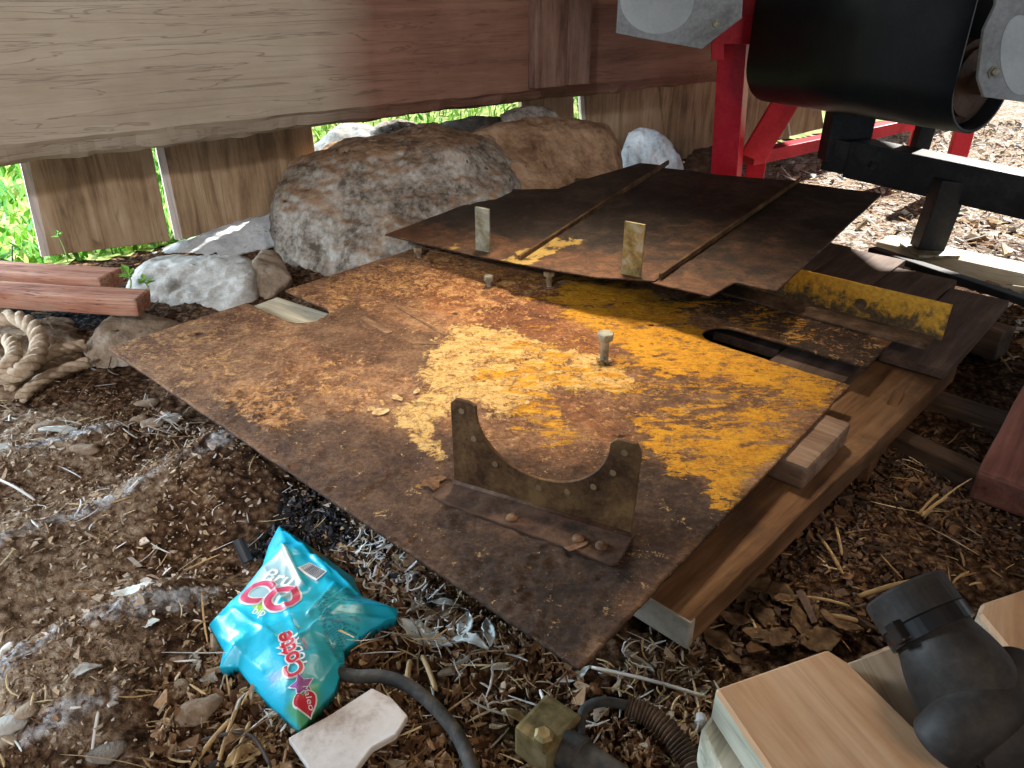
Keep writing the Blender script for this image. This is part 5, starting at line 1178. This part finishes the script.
chips('pale_crumbs', 1500, LEFT, .008, [(.50, .40, .30), (.42, .33, .25), (.60, .53, .46)], 'pale dusty crumbs over the mounds on the left', 'debris', 106, .5)
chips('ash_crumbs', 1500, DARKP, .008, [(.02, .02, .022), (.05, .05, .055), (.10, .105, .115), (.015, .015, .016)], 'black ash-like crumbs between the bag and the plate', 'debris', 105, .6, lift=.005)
straws('loose_straw', 260, LEFT, .035, .0010, ST+SW, 'thin straw bits scattered over the left dirt', 'straw', 111)
straws('loose_straw', 620, BOT, .040, .0011, ST+BR[:2]+SW[:1], 'tangled straw and stalks along the bottom of the floor', 'straw', 112, lift=.02)
straws('white_fibres', 330, [(345, 560), (370, 535), (480, 640), (560, 690), (500, 730), (400, 650)], .022, .0012, SW, 'white peeling fibres at the foot of the plate edge', 'fibres', 113, lift=.022, curl=.35, up=.4)
straws('white_fibres', 200, [(600, 680), (650, 640), (710, 660), (730, 740), (690, 760), (640, 720)], .026, .0011, SW+ST, 'white and straw fibres by the end of the plank', 'fibres', 114, lift=.018, curl=.3, up=.3)
straws('loose_straw', 260, RIGHT, .040, .0013, ST+BR[:2], 'sparse straw over the bark chips', 'straw', 115)
straws('straw_bedding', 1500, BACKR, .075, .0035, SW+ST, 'pale straw bedding under the conveyor', 'straw', 116, lift=.03)
straws('twigs', 120, [(-60, 400), (0, 380), (100, 370), (200, 400), (220, 440), (40, 450)], .045, .0011, SW+BR[:2], 'thin twigs and roots below the red boards', 'twigs', 117, lift=.02)
# grass outside
def grass():
    R = np.random.RandomState(5); n = 15000; s = R.uniform(-1.6, 4.0, n); o = .34+R.rand(n)**1.6*3.2; k = (s < 1.5) | (R.rand(n) < .5); s = s[k]; o = o[k]; n = len(s)
    x = WO[0]+WD[0]*s+WN[0]*o; y = WO[1]+WD[1]*s+WN[1]*o; z = zyard(x, y); V = []; F_ = []; col = []
    G = np.array([(.10, .30, .035), (.20, .46, .06), (.34, .60, .10), (.50, .66, .22), (.06, .20, .03)])
    for i in range(n):
        h = R.uniform(.02, .075); a = R.rand()*2*PI; w_ = R.uniform(.003, .009); dx, dy = math.cos(a)*w_, math.sin(a)*w_; lx, ly = R.randn(2)*h*.5; b = len(V)
        V += [(x[i]-dx, y[i]-dy, z[i]), (x[i]+dx, y[i]+dy, z[i]), (x[i]+dx*1.3+lx*.5, y[i]+dy*1.3+ly*.5, z[i]+h*.65), (x[i]-dx*1.3+lx*.5, y[i]-dy*1.3+ly*.5, z[i]+h*.65), (x[i]+lx, y[i]+ly, z[i]+h)]
        F_ += [[b, b+1, b+2, b+3], [b+3, b+2, b+4]]; c = G[R.randint(5)]; col += [c]*5
    me = bpy.data.meshes.new('grass'); me.from_pydata(V, [], F_); me.update(); a_ = me.color_attributes.new('col', 'FLOAT_COLOR', 'POINT'); a_.data.foreach_set('color', np.concatenate([np.array(col), np.ones((len(col), 1))], 1).astype(np.float32).ravel())
    me.materials.append(M['grass']); tag(link(bpy.data.objects.new('grass', me)), 'bright sunlit green grass in the yard outside the siding', 'grass', kind='stuff')
grass()
M['leaf'] = plain('fresh_leaf', (.22, .48, .07), .5, var=.4); M['stem'] = plain('green_stem', (.30, .42, .12), .6)
def sprout(base, h, label, n, seed, lf=.02):
    R = random.Random(seed); root = empty('seedling', tuple(base)); tag(root, label, 'plant')
    top = Vector((R.uniform(-.01, .01), 0, h)); obj('stem', tube_bm(spline([(0, 0, 0), tuple(top*.5+Vector((.004, 0, 0))), tuple(top)], 4), .0018, 6), M['stem'], root, True)
    for k in range(n):
        a = 2*PI*k/n+R.random(); q = top*R.uniform(.75, 1.02); bm = bmesh.new(); l = lf*R.uniform(.7, 1.2); pts = [(0, 0, 0), (l*.5, l*.3, l*.15), (l, 0, l*.1), (l*.5, -l*.3, l*.15)]; vs = [bm.verts.new(p) for p in pts]; bm.faces.new(vs)
        r_ = bmesh.ops.extrude_face_region(bm, geom=bm.faces[:]); [setattr(v.co, 'z', v.co.z+.0008) for v in r_['geom'] if isinstance(v, bmesh.types.BMVert)]
        obj('leaf', bm, M['leaf'], root, loc=q, rot=(0, -R.uniform(-.2, .6), a))
sprout(onz(68, 262, .09), .085, 'small seedling with a tuft of leaves before the left siding board', 6, 1)
sprout(onz(130, 292, .11), .05, 'small green weed growing beside the end of the red boards', 9, 2, .03)
sprout(onz(150, 296, .11), .04, 'low green weed trailing over the squared stone', 7, 3, .025)

# distinct sticks, straws, leaves and stones
def stalk(a, b, r, col, label, name='straw_stalk', z=.02, mid=None, group=None, cat='straw'):
    A_ = onz(*a, z); B_ = onz(*b, z); A_[2] = max(z*.6, zg(A_[0], A_[1])+r); B_[2] = max(z, zg(B_[0], B_[1])+r); m_ = (A_+B_)/2+np.array([0, 0, .004])
    if mid: m_ = onz(*mid, z+.003)
    o = obj(name, tube_bm(spline([A_, m_, B_], 5), [r*.8]+[r]*9+[r*.5], 8), col, smooth=True); return tag(o, label, cat, group)
M['straw'] = plain('golden_straw', (.46, .31, .15), .7, var=.3); M['straw_w'] = plain('bleached_straw', (.66, .62, .56), .7, var=.15); M['twig'] = plain('dark_twig', (.07, .05, .04), .8)
for i, (a, b, r, c, lab) in enumerate([
    ((0, 675), (112, 610), .0022, 'straw', 'long golden straw on the left mound'),
    ((5, 733), (90, 727), .0020, 'straw_w', 'white straw lying flat at the bottom left'),
    ((95, 757), (113, 700), .0022, 'straw_w', 'white split straw standing up at the bottom left'),
    ((175, 728), (208, 688), .0026, 'straw', 'thick straw left of the sweets bag bottom'),
    ((190, 765), (232, 718), .0030, 'straw', 'broad golden stalk below the sweets bag'),
    ((216, 762), (240, 700), .0026, 'straw', 'upright golden stalk beneath the bag corner'),
    ((232, 765), (250, 722), .0026, 'straw', 'short golden stalk right of the upright one'),
    ((592, 663), (706, 697), .0024, 'straw_w', 'long bleached stick right of the plate front corner'),
    ((422, 652), (436, 690), .0034, 'straw', 'golden stick beside the black hose'),
    ((405, 690), (410, 660), .0036, 'straw', 'short broad chip stick left of the black hose'),
    ((818, 530), (843, 574), .0026, 'straw', 'long straw on the bark right of the plank'),
    ((835, 518), (842, 555), .0024, 'straw', 'straw crossing beside the long one on the bark'),
    ((920, 510), (938, 494), .0026, 'straw', 'pale straw near the square floor timber'),
    ((923, 512), (947, 497), .0028, 'straw', 'second straw near the square floor timber'),
    ((822, 612), (858, 621), .0034, 'straw', 'thick straw above the pine block'),
    ((860, 592), (920, 580), .0036, 'straw', 'split stick left of the pipe collar'),
    ((795, 592), (850, 606), .0022, 'straw', 'thin straw in the dead leaves'),
    ((0, 484), (35, 500), .0024, 'straw_w', 'white stick at the left edge'),
    ((0, 655), (25, 675), .0048, 'straw_w', 'broad white stick at the left edge below the mound'),
    ((1000, 345), (1014, 360), .0030, 'straw', 'straw on the dirt right of the deck'),
    ((985, 338), (1012, 372), .0022, 'straw', 'thin straw beside the deck board end'),
    ((560, 742), (540, 690), .0024, 'straw_w', 'white splinter above the brass block')]):
    stalk(a, b, r, M[c], lab)
stalk((180, 745), (272, 768), .0022, M['twig'], 'thin dark bent twig below the sweets bag', 'dark_twig', mid=(245, 733), cat='twig')
stalk((7, 272), (12, 245), .0025, M['twig'], 'dark twig standing by the red boards', 'dark_twig', .14, cat='twig')
def leaf(px, py, size, mat, label, seed, asp=.5, az=0., z=.012, name='dead_leaf', cat='leaf', curl=.5):
    R = random.Random(seed); p = onz(px, py, z); p[2] = max(zg(p[0], p[1])+.004, .004)+(z-.012); n = 14; bm = bmesh.new(); rows = []
    for i in range(n+1):
        t = i/n; wd = asp*size*math.sin(PI*min(1, t*1.02+.03))**.8*R.uniform(.75, 1.1)*.5+.0006; row = []
        for j in range(-3, 4):
            u = j/3; row.append(bm.verts.new(((t-.5)*size, u*wd, curl*size*(.25*u*u*asp+.12*math.sin(t*5+seed)+.05*R.random()))))
        rows.append(row)
    for a_, b_ in zip(rows, rows[1:]):
        for j in range(6): bm.faces.new((a_[j], a_[j+1], b_[j+1], b_[j]))
    r_ = bmesh.ops.extrude_face_region(bm, geom=bm.faces[:])
    for v in r_['geom']:
        if isinstance(v, bmesh.types.BMVert): v.co.z += .0009
    o = obj(name, bm, mat, None, True, loc=p, rot=(R.uniform(-.2, .2), R.uniform(-.15, .15), az)); return tag(o, label, cat)
M['wleaf'] = plain('bleached_husk', (.62, .66, .64), .8, var=.12); M['bleaf'] = speck('dead_brown_leaf', [(.07, .04, .02), (.16, .095, .05), (.27, .18, .10)], 40, .8, .3); M['gleaf'] = speck('grey_leaf', [(.2, .19, .16), (.36, .34, .3), (.46, .45, .41)], 40, .85, .3); M['yleaf'] = speck('yellow_husk', [(.3, .19, .08), (.5, .35, .17), (.62, .5, .3)], 40, .8, .3)
leaf(76, 441, .115, M['wleaf'], 'long bleached husk lying on the left dirt', 1, .28, .35, name='pale_husk', cat='husk')
leaf(10, 461, .05, M['wleaf'], 'short white husk at the left edge', 2, .4, .1, name='pale_husk', cat='husk')
leaf(140, 612, .055, M['wleaf'], 'pale husk in the hollow above the lower left mound', 3, .3, .35, name='pale_husk', cat='husk')
leaf(158, 646, .022, M['wleaf'], 'small white shell-like flake left of the bag', 4, .7, .3, name='pale_flake', cat='flake')
leaf(192, 668, .045, M['gleaf'], 'grey dry leaf touching the left corner of the bag', 5, .6, 2.2)
leaf(205, 676, .04, M['gleaf'], 'folded grey leaf just below the bag corner', 6, .5, 2.7)
leaf(250, 750, .06, M['yleaf'], 'curled yellow husk at the bottom below the bag', 7, .5, .8)
leaf(425, 632, .09, M['wleaf'], 'long white peeled bark strip beside the bag tail', 8, .35, -.5, name='bark_strip', cat='bark')
leaf(465, 622, .05, M['wleaf'], 'white curled bark piece under the plate edge', 9, .5, 1.4, .02, name='bark_strip', cat='bark')
leaf(442, 610, .06, M['bleaf'], 'brown curled leaf under the plate edge', 10, .6, .2)
leaf(445, 600, .04, M['gleaf'], 'pale folded leaf under the plate edge', 11, .4, -.2, .02)
leaf(600, 705, .04, M['wleaf'], 'white chip beside the cable loop', 12, .4, 1.2, name='pale_flake', cat='flake')
leaf(520, 715, .05, M['yleaf'], 'tan husk left of the brass block', 13, .3, -.4)
leaf(505, 662, .045, M['wleaf'], 'white flake in front of the plate front corner', 14, .35, .6, name='pale_flake', cat='flake')
leaf(575, 672, .05, M['wleaf'], 'blue-white flake beside the front corner of the plate', 15, .3, .4, name='pale_flake', cat='flake')
for i, (x, y, sz, mt, az, z, lb) in enumerate([(405, 575, .045, 'gleaf', .3, .02, 'grey peeled bark strip nearest the bag tail'), (380, 560, .04, 'wleaf', -.8, .012, 'white bark strip above the bag tail'), (470, 640, .055, 'wleaf', -.4, .02, 'white bark strip along the plate edge shadow'), (488, 628, .05, 'wleaf', 1.7, .03, 'upright white bark strip against the plate edge'), (420, 600, .04, 'gleaf', 1.0, .02, 'grey bark curl right of the bag tail'), (455, 665, .05, 'gleaf', .6, .012, 'grey bark strip below the white ones'), (640, 660, .05, 'gleaf', -.9, .012, 'grey bark strip at the foot of the plank end'), (700, 690, .035, 'wleaf', .4, .012, 'white flake left of the pine block top corner'), (95, 700, .04, 'gleaf', .5, .012, 'grey flake on the lower left mound'), (30, 540, .035, 'gleaf', 2.5, .012, 'grey flake on the left mound')]):
    leaf(x, y, sz, M[mt], lb, 60+i, .38, az, z, 'bark_strip', 'bark', .8)
R = random.Random(21)
LV = ['wide dead leaf nearest the plank edge in the leaf drift', 'dead leaf in the middle of the drift beside the plank', 'dead leaf right of the middle of the leaf drift', 'dead leaf tilted below the thin straw in the leaf drift', 'dead leaf at the left side of the drift by the plank side', 'dead leaf touching the back corner of the pine block', 'dead leaf in the lower middle of the drift above the pine block', 'dead leaf just left of the one at the pine block corner', 'lowest left dead leaf below the plank end', 'dead leaf at the left back edge of the pine block', 'rightmost dead leaf of the drift, beside the thick straw', 'topmost dead leaf of the drift, against the plank side', 'dead leaf under the right end of the thin straw', 'dead leaf just right of the topmost one in the drift']
lv = [(745, 600), (765, 615), (790, 600), (800, 625), (735, 620), (820, 640), (760, 640), (780, 640), (715, 640), (730, 655), (840, 622), (755, 585), (810, 605), (775, 590)]
for i, (x, y) in enumerate(lv):
    o = leaf(x, y, R.uniform(.04, .065), M['bleaf'], LV[i], 30+i, R.uniform(.45, .7), R.uniform(0, 6), .012+R.uniform(0, .012)); o['group'] = 'dead leaves between plank and pine block'
def stone(px, py, s, mat, label, seed, flat=.5, z=.01, cat='stone', name='small_stone', az=0):
    R = random.Random(seed); c = onz(px, py, z); zz = zg(c[0], c[1]); pts = []
    for k in range(14):
        a = R.uniform(0, 2*PI); q = R.uniform(.75, 1.05); e = R.uniform(-1, 1); u, v = q*math.cos(a)*math.sqrt(1-e*e*.6)*s, q*math.sin(a)*math.sqrt(1-e*e*.6)*s*.65
        pts.append((c[0]+u*math.cos(az)-v*math.sin(az), c[1]+u*math.sin(az)+v*math.cos(az), zz+s*flat*.45+e*s*flat*.6))
    return tag(hull_rock(name, pts, mat, seed, s*.08, .35/s*2, 4, 1, fine=s*.03), label, cat)
M['clod'] = speck('dry_clod', [(.13, .08, .05), (.26, .18, .12), (.4, .31, .24)], 30, .97, .7, .004)
for (x, y, s, mt, lab, fl_, az) in [
    (146, 402, .030, 'rock_tan', 'small angular stone near the left edge of the plate', .6, .6), (140, 415, .024, 'clod', 'brown clod below the angular stone', .6, .2), (152, 422, .026, 'rock_tan', 'rounded stone at the plate edge above the dark soil', .6, .5), (172, 412, .030, 'rock_pale', 'pale flat stone half under the plate edge', .35, -.4),
    (45, 424, .045, 'clod', 'layered brown clod on the left dirt', .35, .4), (88, 460, .032, 'clod', 'brown clod under the long bleached husk', .5, 0), (180, 698, .020, 'rock_tan', 'tan pebble left of the sweets bag', .6, 1), (200, 716, .034, 'clod', 'large brown clod below left of the sweets bag', .6, .6), (180, 668, .014, 'clod', 'small brown pebble left of the bag corner', .6, 0),
    (110, 765, .026, 'rock', 'grey-green stone at the bottom edge', .5, .2), (700, 724, .014, 'rock_white', 'white stone next to the pine block', 1.1, 1.3), (645, 698, .010, 'rock_pale', 'pale pebble below the long bleached stick', .7, 0), (413, 578, .016, 'rock_pale', 'yellowish-white pebble at the plate edge', .9, 1.2), (215, 765, .012, 'rock_dark', 'dark pebble at the bottom edge', .8, 0), (20, 750, .022, 'rock_pale', 'pinkish pale stone at the bottom left', .5, .3), (40, 738, .018, 'rock_tan', 'tan stone just right of the pinkish one', .5, .6)]:
    stone(x, y, s, M[mt], lab, x+y, fl_, az=az)
